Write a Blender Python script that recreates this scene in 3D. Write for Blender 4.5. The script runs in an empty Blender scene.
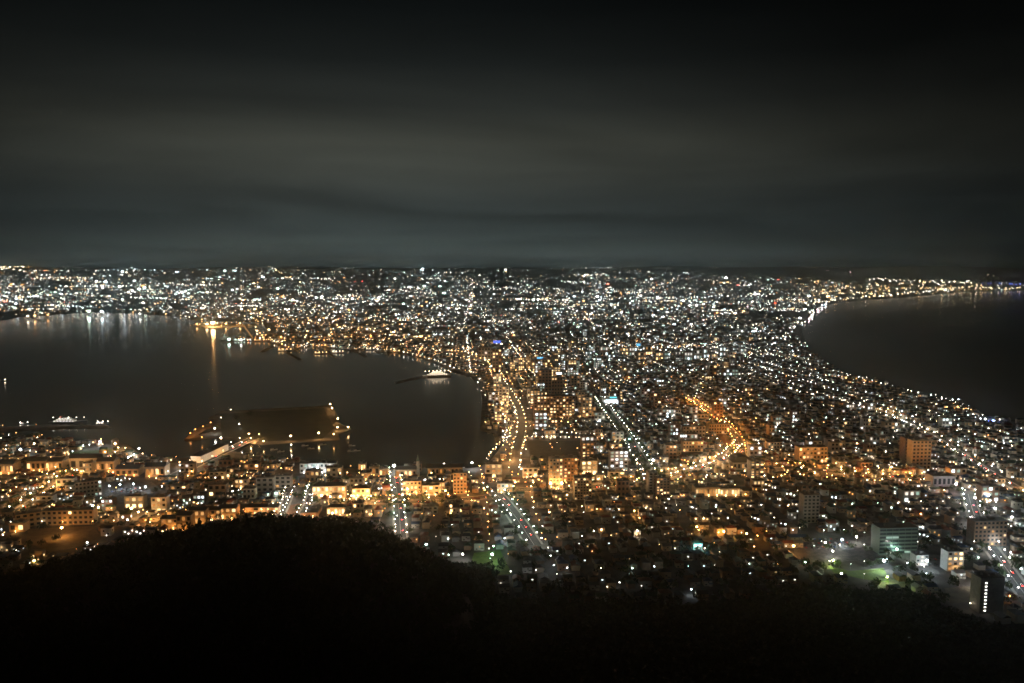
import bpy, math, random
import numpy as np
from mathutils import Vector
random.seed(7)
R = np.random.default_rng(11)
S = bpy.context.scene
COL = S.collection

# ------------------------------------------------------------------ camera
CAMZ, F, HY = 330.0, 745.0, 272.0
TH = math.atan((341.5 - HY) / F)
cd = bpy.data.cameras.new('camera'); cam = bpy.data.objects.new('camera', cd); COL.objects.link(cam)
cam.location = (0, 0, CAMZ); cam.rotation_euler = (math.pi / 2 - TH, 0, 0)
cd.sensor_width = 36; cd.lens = F / 1024 * 36; cd.clip_start = 1; cd.clip_end = 120000
S.camera = cam

# ------------------------------------------------------------------ world: overcast night sky lit by the city
W = bpy.data.worlds.new('World'); S.world = W; W.use_nodes = True
nt = W.node_tree; N = nt.nodes; L = nt.links
for n in list(N): N.remove(n)
def nd(t, **k):
    n = N.new(t)
    for a, b in k.items(): setattr(n, a, b)
    return n
def mth(op, a, b=None, c=None, clamp=False):
    n = nd('ShaderNodeMath', operation=op); n.use_clamp = clamp
    for i, v in enumerate((a, b, c)):
        if v is None: continue
        if isinstance(v, (int, float)): n.inputs[i].default_value = v
        else: L.new(v, n.inputs[i])
    return n.outputs[0]
tc = nd('ShaderNodeTexCoord'); sp = nd('ShaderNodeSeparateXYZ'); L.new(tc.outputs['Generated'], sp.inputs[0])
X, Y, Z = sp.outputs
az = mth('ARCTAN2', X, Y)
el = mth('ADD', Z, 0.0)
# elevation profile of the glow on the cloud base
rp = nd('ShaderNodeValToRGB'); L.new(mth('MULTIPLY', el, 2.0, clamp=True), rp.inputs[0])
cr = rp.color_ramp
stops = [(0.0, (.0400, .0530, .0505)), (.05, (.0330, .0430, .0415)), (.11, (.0220, .0285, .0280)), (.18, (.0195, .0235, .0225)), (.26, (.0300, .0328, .0280)),
         (.33, (.0290, .0308, .0255)), (.42, (.0140, .0156, .0140)), (.52, (.0062, .0074, .0071)), (.64, (.0024, .0031, .0032)), (.78, (.0008, .0012, .0014)), (1.0, (.0004, .0006, .0008))]
while len(cr.elements) < len(stops): cr.elements.new(0.5)
for e, (p, c) in zip(cr.elements, stops): e.position = p; e.color = (*c, 1)
# the glow fades away from the city's direction
g = mth('ADD', az, 0.11); g = mth('MULTIPLY', g, g)
up = mth('ADD', 3.3, mth('MULTIPLY', mth('MAXIMUM', el, 0.0), 3.0))
side = mth('ADD', mth('MULTIPLY', mth('EXPONENT', mth('MULTIPLY', g, mth('MULTIPLY', up, -1.15))), 0.9), 0.10)
# cloud structure on a flat cloud base (perspective correct)
inv = mth('DIVIDE', 1.0, mth('ADD', mth('MAXIMUM', el, 0.0), 0.055))
cx = nd('ShaderNodeCombineXYZ'); L.new(mth('MULTIPLY', mth('MULTIPLY', X, inv), 0.36), cx.inputs[0]); L.new(mth('MULTIPLY', mth('MULTIPLY', Y, inv), 0.46), cx.inputs[1]); cx.inputs[2].default_value = 3.3
nz = nd('ShaderNodeTexNoise'); nz.inputs['Scale'].default_value = 0.75; nz.inputs['Detail'].default_value = 7; nz.inputs['Roughness'].default_value = 0.55; nz.inputs['Distortion'].default_value = 0.4
L.new(cx.outputs[0], nz.inputs['Vector'])
mr = nd('ShaderNodeMapRange'); L.new(nz.outputs[0], mr.inputs[0]); mr.inputs[1].default_value = .30; mr.inputs[2].default_value = .72; mr.inputs[3].default_value = .62; mr.inputs[4].default_value = 1.45
fac = mth('MULTIPLY', side, mr.outputs[0])
vm = nd('ShaderNodeVectorMath', operation='SCALE'); L.new(rp.outputs[0], vm.inputs[0]); L.new(fac, vm.inputs['Scale'])
bg = nd('ShaderNodeBackground'); L.new(vm.outputs[0], bg.inputs[0]); bg.inputs[1].default_value = 1.8
wo = nd('ShaderNodeOutputWorld'); L.new(bg.outputs[0], wo.inputs[0])

S.view_settings.view_transform = 'Standard'; S.view_settings.look = 'None'; S.view_settings.exposure = 0; S.view_settings.gamma = 1
S.render.engine = 'CYCLES'
cy = S.cycles
cy.max_bounces = 4; cy.diffuse_bounces = 2; cy.glossy_bounces = 2; cy.transmission_bounces = 1; cy.volume_bounces = 0
cy.use_light_tree = True; cy.caustics_reflective = False; cy.caustics_refractive = False
cy.sample_clamp_indirect = 1.0; cy.sample_clamp_direct = 30
cy.pixel_filter_type = 'BLACKMAN_HARRIS'; cy.filter_width = 1.6
cy.use_adaptive_sampling = False
cy.use_denoising = True
try: cy.denoising_prefilter = 'ACCURATE'
except Exception: pass

# ------------------------------------------------------------------ projection helpers
def ray(px, py):
    a = (px - 512) / F; b = (341.5 - py) / F
    v = np.array([a, math.cos(TH) + b * math.sin(TH), -math.sin(TH) + b * math.cos(TH)])
    return v / math.hypot(v[0], v[1])            # unit horizontal length
def project(x, y, z):
    dx, dy, dz = x, y, z - CAMZ
    f = dy * math.cos(TH) - dz * math.sin(TH); u = dy * math.sin(TH) + dz * math.cos(TH)
    f = np.maximum(f, 1)
    return 512 + F * dx / f, 341.5 - F * u / f
def flat(px, py, z=2.5):
    v = ray(px, py); t = (CAMZ - z) / -v[2]
    return np.array([v[0] * t, v[1] * t])

# ------------------------------------------------------------------ coast, terrain
main_px = [(-220, 330), (-60, 323), (0, 321), (20, 317.5), (50, 315.5), (90, 312.5), (140, 314), (180, 317), (196, 320.5), (240, 321.5), (262, 322),
           (268, 332), (262, 337), (224, 338), (223, 341), (262, 342), (278, 345), (283, 349), (300, 350), (312, 346), (330, 349), (352, 351), (372, 349), (376, 353),
           (400, 353), (430, 361), (450, 371), (470, 377), (479, 386), (482, 400), (480, 431), (494, 433), (505, 441), (497, 452), (489, 462), (478, 468),
           (440, 470), (420, 468), (392, 469), (345, 469), (300, 460), (272, 458), (250, 455), (232, 452), (213, 455), (188, 458), (160, 460), (142, 455),
           (130, 446), (112, 441), (70, 440), (20, 436), (-30, 438), (-160, 430)]
right_px = [(1180, 480), (1080, 445), (1024, 424), (990, 418), (970, 407), (944, 401), (905, 390), (872, 381), (850, 376), (832, 366), (814, 353), (805, 342), (803, 328),
            (811, 314), (830, 304), (868, 300), (912, 297), (960, 292.5), (1024, 291), (1200, 290.5)]
P_main = [flat(*p, 0) for p in main_px]
P_main += [np.array([-1250., 500.]), np.array([-1300., -600.]), np.array([1400., -600.])]
P_main += [flat(*p, 0) for p in right_px]
P_main += [np.array([42000., 15000.]), np.array([42000., 60000.]), np.array([-42000., 60000.]), np.array([-42000., 7000.])]
P_main = np.array(P_main)
isl_px = [(208, 418), (222, 411.5), (326, 406), (331, 404.5), (336, 412), (340, 424), (352, 429), (338, 434), (340, 440), (318, 441), (262, 445), (248, 443), (233, 440), (214, 438), (185, 441.5), (183, 439.5), (212, 432)]
P_isl = np.array([flat(*p, 0) for p in isl_px])
arm_px = [(183, 440), (199, 427), (213, 422.5), (217, 425.5), (205, 430), (190, 440.5)]
P_arm = np.array([flat(*p, 0) for p in arm_px])
dock_px = [(-40, 428.5), (20, 427), (50, 425), (108, 425.5), (112, 428), (60, 429), (20, 431), (-40, 434)]
P_dock = np.array([flat(*p, 0) for p in dock_px])
bw_px = [(394, 382.5), (411, 378.2), (428, 376), (429, 377.4), (412, 380), (396, 384)]
P_bw = np.array([flat(*p, 0) for p in bw_px])

def sdf_poly(x, y, P):
    """signed distance, positive inside"""
    d2 = np.full(x.shape, 1e20); ins = np.zeros(x.shape, bool)
    n = len(P)
    for i in range(n):
        a = P[i]; b = P[(i + 1) % n]; e = b - a
        wx = x - a[0]; wy = y - a[1]
        t = np.clip((wx * e[0] + wy * e[1]) / (e @ e + 1e-9), 0, 1)
        d2 = np.minimum(d2, (wx - t * e[0]) ** 2 + (wy - t * e[1]) ** 2)
        c = (a[1] > y) != (b[1] > y)
        if e[1] != 0: ins ^= c & (x < e[0] * (y - a[1]) / e[1] + a[0])
    return np.where(ins, 1, -1) * np.sqrt(d2)
def coast(x, y):
    return np.maximum.reduce([sdf_poly(x, y, P) for P in (P_main, P_isl, P_arm, P_dock, P_bw)])
def vnoise(x, y, s, seed=0):
    x = x / s; y = y / s; xi = np.floor(x); yi = np.floor(y); fx = x - xi; fy = y - yi
    fx = fx * fx * (3 - 2 * fx); fy = fy * fy * (3 - 2 * fy)
    def h(a, b):
        v = np.sin(a * 127.1 + b * 311.7 + seed * 17.3) * 43758.5453; return v - np.floor(v)
    return (h(xi, yi) * (1 - fx) + h(xi + 1, yi) * fx) * (1 - fy) + (h(xi, yi + 1) * (1 - fx) + h(xi + 1, yi + 1) * fx) * fy
def sstep(a, b, v):
    t = np.clip((v - a) / (b - a), 0, 1); return t * t * (3 - 2 * t)

sil = [(-300, 600), (-100, 585), (0, 577), (30, 572), (60, 566), (85, 557), (110, 549), (150, 540), (190, 530), (225, 523), (250, 520), (300, 519), (345, 521), (370, 528), (395, 538), (425, 553), (450, 569), (470, 580),
       (490, 590), (520, 597), (560, 598), (610, 600), (650, 602), (700, 599), (750, 596), (790, 582), (830, 584), (860, 586), (900, 587), (925, 592), (940, 602), (965, 612), (985, 618), (1024, 632), (1100, 650), (1400, 680)]
sil_az = []; sil_t = []
for p in sil:
    v = ray(*p); sil_az.append(math.atan2(v[0], v[1])); sil_t.append(-v[2])
def mount(x, y):
    r = np.hypot(x, y) + 1e-6; a = np.arctan2(x, y)
    T = np.interp(a, sil_az, sil_t)
    pxa = 512 + F * np.tan(a) / math.cos(TH)
    wl = 1 - sstep(455, 520, pxa)
    toe = np.where(wl > 0.5, 800., 316.0 / T)
    base = np.where(r < 300, 328 - .62 * r, 142 - 139.5 * (r - 300) / (toe - 300))
    zs = 330 - T * 480 - 8
    ridge = np.where(r < 480, zs - .2 * (480 - r), zs - .5 * (r - 480))
    return np.maximum(base, np.where(wl > .02, ridge - (1 - wl) * 60, -99)), toe
def H(x, y, full=True):
    x = np.asarray(x, float); y = np.asarray(y, float)
    s = coast(x, y); r = np.hypot(x, y)
    sk = np.maximum(s - 150, 0) / 1000
    hill = (24 * sk + 8.5 * sk * sk) * sstep(3600, 7500, r) * (0.72 + 0.5 * vnoise(x, y, 1500, 3) + .12 * vnoise(x, y, 420, 5))
    cap = 318 + .0065 * (r - 5000) * (0.1 + 1.0 * vnoise(x, y, 2300, 9))
    hill = np.where(hill > cap - 60, cap - 60 + 60 * np.tanh((hill - cap + 60) / 60), hill)
    hill = hill + sstep(8500, 13500, r) * sstep(0, 2500, s) * 90 * np.clip(vnoise(x, y, 3900, 47) * 2.2 - 1.0, 0, 1)
    hill = np.where(hill > 560, 560 + 50 * np.tanh((hill - 560) / 50), hill)
    z = np.clip(s * .8, -4, 2.5) + hill * (s > 0)
    if full:
        m, toe = mount(x, y)
        z = np.where((s > -200) & (r < 1600), np.maximum(z, m), z)
    return z
def at(px, py):
    """ground point seen at a place of the view"""
    if py > 352: p = flat(px, py); return np.array([p[0], p[1], 2.5])
    v = ray(px, py); t = np.geomspace(2500, 24000, 900)
    z = CAMZ + v[2] * t; h = np.maximum(H(v[0] * t, v[1] * t, False), 0)
    k = np.nonzero(z < h)[0]
    k = k[0] if len(k) else len(t) - 1
    return np.array([v[0] * t[k], v[1] * t[k], h[k]])
# table for many far points
TPX = np.linspace(-60, 1090, 90); TPY = np.arange(252.0, 353.0, .75)
TR = np.full((len(TPY), len(TPX)), np.nan)
tt = np.geomspace(2300, 16500, 420)
for j, px in enumerate(TPX):
    v0 = ray(px, 300); hx = H(v0[0] * tt, v0[1] * tt, False)
    land = hx > 1.5
    for i, py in enumerate(TPY):
        v = ray(px, py); z = CAMZ + v[2] * tt
        k = np.nonzero(z < np.maximum(hx, 0))[0]
        if len(k) and land[k[0]]: TR[i, j] = tt[k[0]]
def far_at(px, py):
    i = (py - TPY[0]) / .75; j = (px - TPX[0]) / (TPX[1] - TPX[0])
    i0 = np.clip(i.astype(int), 0, len(TPY) - 2); j0 = np.clip(j.astype(int), 0, len(TPX) - 2)
    fi = np.clip(i - i0, 0, 1); fj = np.clip(j - j0, 0, 1)
    r = (TR[i0, j0] * (1 - fj) + TR[i0, j0 + 1] * fj) * (1 - fi) + (TR[i0 + 1, j0] * (1 - fj) + TR[i0 + 1, j0 + 1] * fj) * fi
    a = (px - 512) / F; b = (341.5 - py) / F
    vy = math.cos(TH) + b * math.sin(TH); h = np.hypot(a, vy)
    return a / h * r, vy / h * r, r

# ------------------------------------------------------------------ materials
def principled(name, col, rough=.7, metal=0., emit=None, strength=0., spec=.3):
    m = bpy.data.materials.new(name); m.use_nodes = True
    b = m.node_tree.nodes['Principled BSDF']
    b.inputs['Base Color'].default_value = (*col, 1); b.inputs['Roughness'].default_value = rough; b.inputs['Metallic'].default_value = metal
    b.inputs['Specular IOR Level'].default_value = spec
    if emit: b.inputs['Emission Color'].default_value = (*emit, 1); b.inputs['Emission Strength'].default_value = strength
    return m
def noisy(name, c1, c2, scale, rough=.85, detail=6, bump=0., wscale=None):
    m = principled(name, c1, rough); t = m.node_tree; b = t.nodes['Principled BSDF']
    g = t.nodes.new('ShaderNodeNewGeometry'); n = t.nodes.new('ShaderNodeTexNoise'); n.inputs['Scale'].default_value = scale; n.inputs['Detail'].default_value = detail
    t.links.new(g.outputs['Position'], n.inputs['Vector'])
    r = t.nodes.new('ShaderNodeValToRGB'); r.color_ramp.elements[0].position = .35; r.color_ramp.elements[1].position = .66
    r.color_ramp.elements[0].color = (*c1, 1); r.color_ramp.elements[1].color = (*c2, 1)
    t.links.new(n.outputs[0], r.inputs[0]); t.links.new(r.outputs[0], b.inputs['Base Color'])
    if bump:
        bp = t.nodes.new('ShaderNodeBump'); bp.inputs['Strength'].default_value = bump; bp.inputs['Distance'].default_value = 1
        t.links.new(n.outputs[0], bp.inputs['Height']); t.links.new(bp.outputs[0], b.inputs['Normal'])
    return m
VIS = {'sodium': .26, 'orange': .36, 'gold': .62}
_gl = {}
PAL = {'sodium': (1, .40, .09), 'orange': (1, .50, .16), 'gold': (1, .66, .30), 'warm': (1, .80, .55), 'white': (1, .94, .84), 'cool': (.78, .93, 1), 'mint': (.70, 1, .84), 'green': (.32, 1, .42),
       'lime': (.75, 1, .25), 'pink': (1, .66, .74), 'red': (1, .06, .04), 'blue': (.10, .18, 1), 'sky': (.15, .6, 1), 'cyan': (.2, .95, 1), 'teal': (.15, .9, .7)}
def glow(pal, s, sampled=False):
    k = (pal, round(s, 1), sampled)
    if k not in _gl:
        m = bpy.data.materials.new('glow_' + pal); m.use_nodes = True; t = m.node_tree
        for n in list(t.nodes): t.nodes.remove(n)
        e = t.nodes.new('ShaderNodeEmission'); e.inputs[0].default_value = (*PAL[pal], 1); e.inputs[1].default_value = s
        o = t.nodes.new('ShaderNodeOutputMaterial'); t.links.new(e.outputs[0], o.inputs[0])
        if not sampled: m.cycles.emission_sampling = 'NONE'
        _gl[k] = m
    return _gl[k]
def attr_glow(name, sampled):
    m = bpy.data.materials.new(name); m.use_nodes = True; t = m.node_tree
    for n in list(t.nodes): t.nodes.remove(n)
    a = t.nodes.new('ShaderNodeAttribute'); a.attribute_name = 'glow'
    e = t.nodes.new('ShaderNodeEmission'); t.links.new(a.outputs['Color'], e.inputs[0]); e.inputs[1].default_value = 1
    o = t.nodes.new('ShaderNodeOutputMaterial'); t.links.new(e.outputs[0], o.inputs[0])
    if not sampled: m.cycles.emission_sampling = 'NONE'
    return m
def attr_tint(name, rough=.8):
    m = principled(name, (.3, .3, .3), rough); t = m.node_tree; b = t.nodes['Principled BSDF']
    a = t.nodes.new('ShaderNodeAttribute'); a.attribute_name = 'tint'; t.links.new(a.outputs['Color'], b.inputs['Base Color']); return m
M_lampglow = attr_glow('lamp_glow', False)
M_farglow = attr_glow('far_glow', False)
M_winglow = attr_glow('window_glow', False)
M_tint = attr_tint('painted_walls')
M_metal = principled('galvanised_metal', (.25, .25, .26), .5, .6)
M_dark = principled('dark_metal', (.05, .05, .055), .5)
M_conc = noisy('concrete', (.26, .25, .23), (.38, .37, .34), .08)
M_asph = noisy('asphalt', (.035, .035, .036), (.065, .064, .062), .15)
M_ground = noisy('town_ground', (.045, .043, .04), (.16, .15, .14), .035, detail=9)
M_leaf = noisy('dark_foliage', (.02, .032, .014), (.05, .075, .03), .12, rough=.9)
M_bark = principled('bark', (.06, .045, .03), .9)
M_glass = principled('dark_glass', (.02, .025, .03), .15, spec=.5)
M_paint = principled('road_paint', (.7, .7, .68), .6)
WALLS = [noisy('cream_render', (.42, .38, .31), (.52, .47, .39), .3), noisy('white_render', (.55, .55, .53), (.66, .66, .63), .3), noisy('grey_render', (.28, .28, .28), (.36, .36, .35), .3),
         noisy('brown_tile', (.20, .13, .09), (.28, .19, .13), .3), noisy('beige_tile', (.40, .31, .21), (.5, .4, .28), .3)]
M_greenwall = principled('green_tile', (.11, .16, .13), .6)
WNAME = ['cream', 'white', 'grey', 'brown', 'beige']
ROOFS = [principled('dark_grey_roof', (.05, .05, .055), .6), principled('rust_roof', (.17, .055, .03), .6), principled('blue_roof', (.05, .08, .15), .5), principled('green_roof', (.05, .10, .07), .5), principled('grey_roof', (.16, .16, .16), .6)]
RNAME = ['charcoal', 'rust red', 'blue', 'green', 'pale grey']

# ------------------------------------------------------------------ mesh helpers
class MB:
    def __init__(s): s.v = []; s.f = []; s.m = []
    def add(s, vs, fs, mat=0):
        o = len(s.v); s.v += [tuple(map(float, p)) for p in vs]; s.f += [tuple(o + i for i in f) for f in fs]; s.m += [mat] * len(fs); return s
    def box(s, cx, cy, z0, w, d, h, rot=0, mat=0, bottom=True):
        c, n = math.cos(rot), math.sin(rot)
        q = [(-w / 2, -d / 2), (w / 2, -d / 2), (w / 2, d / 2), (-w / 2, d / 2)]
        q = [(cx + a * c - b * n, cy + a * n + b * c) for a, b in q]
        vs = [(a, b, z0) for a, b in q] + [(a, b, z0 + h) for a, b in q]
        fs = [(0, 1, 5, 4), (1, 2, 6, 5), (2, 3, 7, 6), (3, 0, 4, 7), (4, 5, 6, 7)] + ([(3, 2, 1, 0)] if bottom else [])
        return s.add(vs, fs, mat)
    def gable(s, cx, cy, z0, w, d, h, over=.5, mat=0):
        a, b = w / 2 + over, d / 2 + over
        vs = [(cx - a, cy - b, z0), (cx + a, cy - b, z0), (cx + a, cy + b, z0), (cx - a, cy + b, z0), (cx - a, cy, z0 + h), (cx + a, cy, z0 + h)]
        return s.add(vs, [(0, 1, 5, 4), (2, 3, 4, 5), (0, 4, 3), (1, 2, 5), (3, 2, 1, 0)], mat)
    def hip(s, cx, cy, z0, w, d, h, over=.5, mat=0):
        a, b = w / 2 + over, d / 2 + over; k = max(a - b, .3)
        vs = [(cx - a, cy - b, z0), (cx + a, cy - b, z0), (cx + a, cy + b, z0), (cx - a, cy + b, z0), (cx - k, cy, z0 + h), (cx + k, cy, z0 + h)]
        return s.add(vs, [(0, 1, 5, 4), (2, 3, 4, 5), (0, 4, 3), (1, 2, 5), (3, 2, 1, 0)], mat)
    def tube(s, p, q, r0, r1=None, n=6, mat=0):
        r1 = r0 if r1 is None else r1; p = Vector(p); q = Vector(q); d = (q - p).normalized()
        a = d.orthogonal().normalized(); b = d.cross(a)
        vs = [p + (a * math.cos(t) + b * math.sin(t)) * r0 for t in np.linspace(0, 2 * math.pi, n, endpoint=False)] + [q + (a * math.cos(t) + b * math.sin(t)) * r1 for t in np.linspace(0, 2 * math.pi, n, endpoint=False)]
        return s.add(vs, [(i, (i + 1) % n, n + (i + 1) % n, n + i) for i in range(n)] + [tuple(range(n, 2 * n)), tuple(range(n - 1, -1, -1))], mat)
    def ball(s, c, r, rz=None, mat=0, nu=8, nv=4):
        rz = r if rz is None else rz; vs = [(c[0], c[1], c[2] + rz)]
        for i in range(1, nv):
            a = math.pi * i / nv
            for j in range(nu): t = 2 * math.pi * j / nu; vs.append((c[0] + r * math.sin(a) * math.cos(t), c[1] + r * math.sin(a) * math.sin(t), c[2] + rz * math.cos(a)))
        vs.append((c[0], c[1], c[2] - rz)); fs = [(0, 1 + j, 1 + (j + 1) % nu) for j in range(nu)]
        for i in range(nv - 2):
            for j in range(nu): a = 1 + i * nu; fs.append((a + j, a + nu + j, a + nu + (j + 1) % nu, a + (j + 1) % nu))
        a = 1 + (nv - 2) * nu; fs += [(len(vs) - 1, a + (j + 1) % nu, a + j) for j in range(nu)]
        return s.add(vs, fs, mat)
    def poly(s, pts, z0, z1, mat=0):
        n = len(pts); ar = sum(pts[i][0] * pts[(i + 1) % n][1] - pts[(i + 1) % n][0] * pts[i][1] for i in range(n))
        if ar < 0: pts = pts[::-1]
        vs = [(p[0], p[1], z0) for p in pts] + [(p[0], p[1], z1) for p in pts]
        return s.add(vs, [(i, (i + 1) % n, n + (i + 1) % n, n + i) for i in range(n)] + [tuple(range(n, 2 * n))], mat)
    def mesh(s, name, mats):
        me = bpy.data.meshes.new(name); me.from_pydata(s.v, [], s.f)
        for m in (mats if isinstance(mats, (list, tuple)) else [mats]): me.materials.append(m)
        if any(s.m): me.polygons.foreach_set('material_index', s.m)
        me.update(); return me
def link(name, me, parent=None, loc=None, rz=None):
    o = bpy.data.objects.new(name, me); COL.objects.link(o)
    if parent is not None: o.parent = parent
    if loc is not None: o.location = loc
    if rz is not None: o.rotation_euler = (0, 0, rz)
    return o
def tag(o, label=None, cat=None, group=None, kind=None):
    if label: o['label'] = label
    if cat: o['category'] = cat
    if group: o['group'] = group
    if kind: o['kind'] = kind
    return o
def thing(name, label, cat, loc, rz=0, group=None):
    return tag(link(name, None, None, tuple(map(float, loc)), rz), label, cat, group)
def scatter(name, mb, mats, pos, rot, scl, glow_=None, tint=None, roof=None, roofmat=None):
    """many copies of one shape in ONE mesh (only for what is past counting)"""
    V = np.array(mb.v); nv = len(V); n = len(pos); pos = np.asarray(pos, float); rot = np.asarray(rot, float); scl = np.asarray(scl, float)
    c, s = np.cos(rot)[:, None], np.sin(rot)[:, None]
    x = V[None, :, 0] * scl[:, :1]; y = V[None, :, 1] * scl[:, 1:2]; z = V[None, :, 2] * scl[:, 2:3]
    P = np.stack([x * c - y * s + pos[:, :1], x * s + y * c + pos[:, 1:2], z + pos[:, 2:3]], -1).reshape(-1, 3)
    lens = np.array([len(f) for f in mb.f]); flatf = np.array([i for f in mb.f for i in f])
    idx = (flatf[None] + (np.arange(n) * nv)[:, None]).ravel(); lt = np.tile(lens, n); ls = np.concatenate([[0], np.cumsum(lt)[:-1]])
    me = bpy.data.meshes.new(name); me.vertices.add(len(P)); me.vertices.foreach_set('co', P.ravel().astype(np.float32))
    me.loops.add(len(idx)); me.loops.foreach_set('vertex_index', idx.astype(np.int32))
    me.polygons.add(len(lt)); me.polygons.foreach_set('loop_start', ls.astype(np.int32))
    me.polygons.foreach_set('material_index', np.tile(np.array(mb.m, np.int32), n))
    for m in mats: me.materials.append(m)
    me.update(calc_edges=True)
    if glow_ is not None:
        a = me.color_attributes.new('glow', 'FLOAT_COLOR', 'POINT'); g = np.ones((n, nv, 4), np.float32); g[:, :, :3] = np.asarray(glow_)[:, None, :]; a.data.foreach_set('color', g.ravel())
    if tint is not None:
        a = me.color_attributes.new('tint', 'FLOAT_COLOR', 'POINT'); g = np.ones((n, nv, 4), np.float32); g[:, :, :3] = np.asarray(tint)[:, None, :]
        if roof is not None: g[:, roofmat, :3] = np.asarray(roof)[:, None, :]
        a.data.foreach_set('color', g.ravel())
    return me

# ------------------------------------------------------------------ setting: sea, land, haze
mb = MB(); mb.add([(-40000, -40000, 0), (40000, -40000, 0), (40000, 40000, 0), (-40000, 40000, 0)], [(0, 1, 2, 3)])
M_sea = principled('sea_water', (.003, .004, .005), .11, spec=.5)
t = M_sea.node_tree; b = t.nodes['Principled BSDF']; b.inputs['IOR'].default_value = 1.23
g_ = t.nodes.new('ShaderNodeNewGeometry'); mp = t.nodes.new('ShaderNodeMapping'); mp.inputs['Scale'].default_value = (1, .6, 1); t.links.new(g_.outputs['Position'], mp.inputs[0])
n1 = t.nodes.new('ShaderNodeTexNoise'); n1.inputs['Scale'].default_value = .09; n1.inputs['Detail'].default_value = 4; t.links.new(mp.outputs[0], n1.inputs['Vector'])
bp = t.nodes.new('ShaderNodeBump'); bp.inputs['Strength'].default_value = .22; bp.inputs['Distance'].default_value = .8; t.links.new(n1.outputs[0], bp.inputs['Height']); t.links.new(bp.outputs[0], b.inputs['Normal'])
tag(link('sea', mb.mesh('sea', M_sea)), kind='structure')

rows = np.concatenate([np.linspace(25, 800, 110), 245850. / np.arange(306, 289.2, -.0) if False else 245000. / np.linspace(306, 18, 420), np.linspace(14000, 26000, 26)[1:]])
rows = np.unique(rows); azs = np.linspace(-math.radians(47), math.radians(47), 1050)
RR, AA = np.meshgrid(rows, azs, indexing='ij'); GX = RR * np.sin(AA); GY = RR * np.cos(AA)
GZ = H(GX, GY)
nr, na = GX.shape
co = np.stack([GX, GY, GZ], -1).reshape(-1, 3).astype(np.float32)
i, j = np.meshgrid(np.arange(nr - 1), np.arange(na - 1), indexing='ij'); a = (i * na + j).ravel()
zq = np.maximum.reduce([GZ[:-1, :-1], GZ[1:, :-1], GZ[:-1, 1:], GZ[1:, 1:]]).ravel()
a = a[zq > -3.9]
quads = np.stack([a, a + 1, a + na + 1, a + na], 1)
used, invx = np.unique(quads.ravel(), return_inverse=True)
me = bpy.data.meshes.new('ground'); me.vertices.add(len(used)); me.vertices.foreach_set('co', co[used].ravel())
me.loops.add(len(invx)); me.loops.foreach_set('vertex_index', invx.astype(np.int32).ravel()); me.polygons.add(len(quads)); me.polygons.foreach_set('loop_start', (np.arange(len(quads)) * 4).astype(np.int32))
me.polygons.foreach_set('use_smooth', np.ones(len(quads), bool))
me.materials.append(M_ground); me.update(calc_edges=True)
tag(link('ground', me), kind='structure')

HAZE = True
if HAZE:
    mb = MB(); mb.box(0, 0, -6, 81000, 81000, 650)
    m = bpy.data.materials.new('night_haze'); m.use_nodes = True; t = m.node_tree
    for n in list(t.nodes): t.nodes.remove(n)
    v = t.nodes.new('ShaderNodeVolumePrincipled'); v.inputs['Color'].default_value = (.74, .93, 1.0, 1); v.inputs['Density'].default_value = 5.6e-5; v.inputs['Anisotropy'].default_value = .92
    o = t.nodes.new('ShaderNodeOutputMaterial'); t.links.new(v.outputs[0], o.inputs['Volume'])
    tag(link('haze', mb.mesh('haze', m)), kind='stuff')

# ------------------------------------------------------------------ reserved places
RES = []                                     # x, y, radius
def reserve(x, y, r): RES.append((x, y, r))
def free(x, y, pad=0.):
    x = np.atleast_1d(x); y = np.atleast_1d(y); A = np.array(RES); ok = np.ones(len(x), bool)
    for k in range(0, len(A), 400):
        B = A[k:k + 400]; ok &= (np.hypot(x[:, None] - B[None, :, 0], y[:, None] - B[None, :, 1]) > B[None, :, 2] + pad).all(1)
    return ok
def line_pts(pxs, step, z=2.5, curve=True):
    P = [at(*p) if p[1] <= 352 else np.append(flat(p[0], p[1], z), z) for p in pxs]
    P = np.array(P); out = []
    seg = np.hypot(*(P[1:, :2] - P[:-1, :2]).T); cum = np.concatenate([[0], np.cumsum(seg)])
    n = max(2, int(cum[-1] / step) + 1)
    s = np.linspace(0, cum[-1], n)
    Q = np.stack([np.interp(s, cum, P[:, k]) for k in range(3)], 1)
    if curve and len(Q) > 4:
        for _ in range(3): Q[1:-1] = (Q[:-2] + 2 * Q[1:-1] + Q[2:]) / 4
    return Q
def road(name, pxs, w, z=2.5, dz=.12, mat=None, markings=True):
    Q = line_pts(pxs, 12, z); T = np.gradient(Q[:, :2], axis=0); T /= np.hypot(*T.T)[:, None] + 1e-9; Nn = np.stack([-T[:, 1], T[:, 0]], 1)
    mb = MB(); zz = Q[:, 2] + dz
    def strip(o0, o1, h, m):
        vs = []
        for k in range(len(Q)):
            for o in (o0, o1): vs.append((Q[k, 0] + Nn[k, 0] * o, Q[k, 1] + Nn[k, 1] * o, zz[k] + h))
        mb.add(vs, [(2 * k, 2 * k + 1, 2 * k + 3, 2 * k + 2) for k in range(len(Q) - 1)], m)
    strip(w / 2, -w / 2, 0, 0)
    strip(w / 2 + 3, w / 2, .12, 1); strip(-w / 2, -w / 2 - 3, .12, 1)
    strip(.15, -.15, .012, 2)
    o = tag(link(name, mb.mesh(name, [mat or M_asph, M_conc, M_paint])), kind='structure')
    for q in Q: reserve(q[0], q[1], w / 2 + 4)
    return Q, Nn

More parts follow.
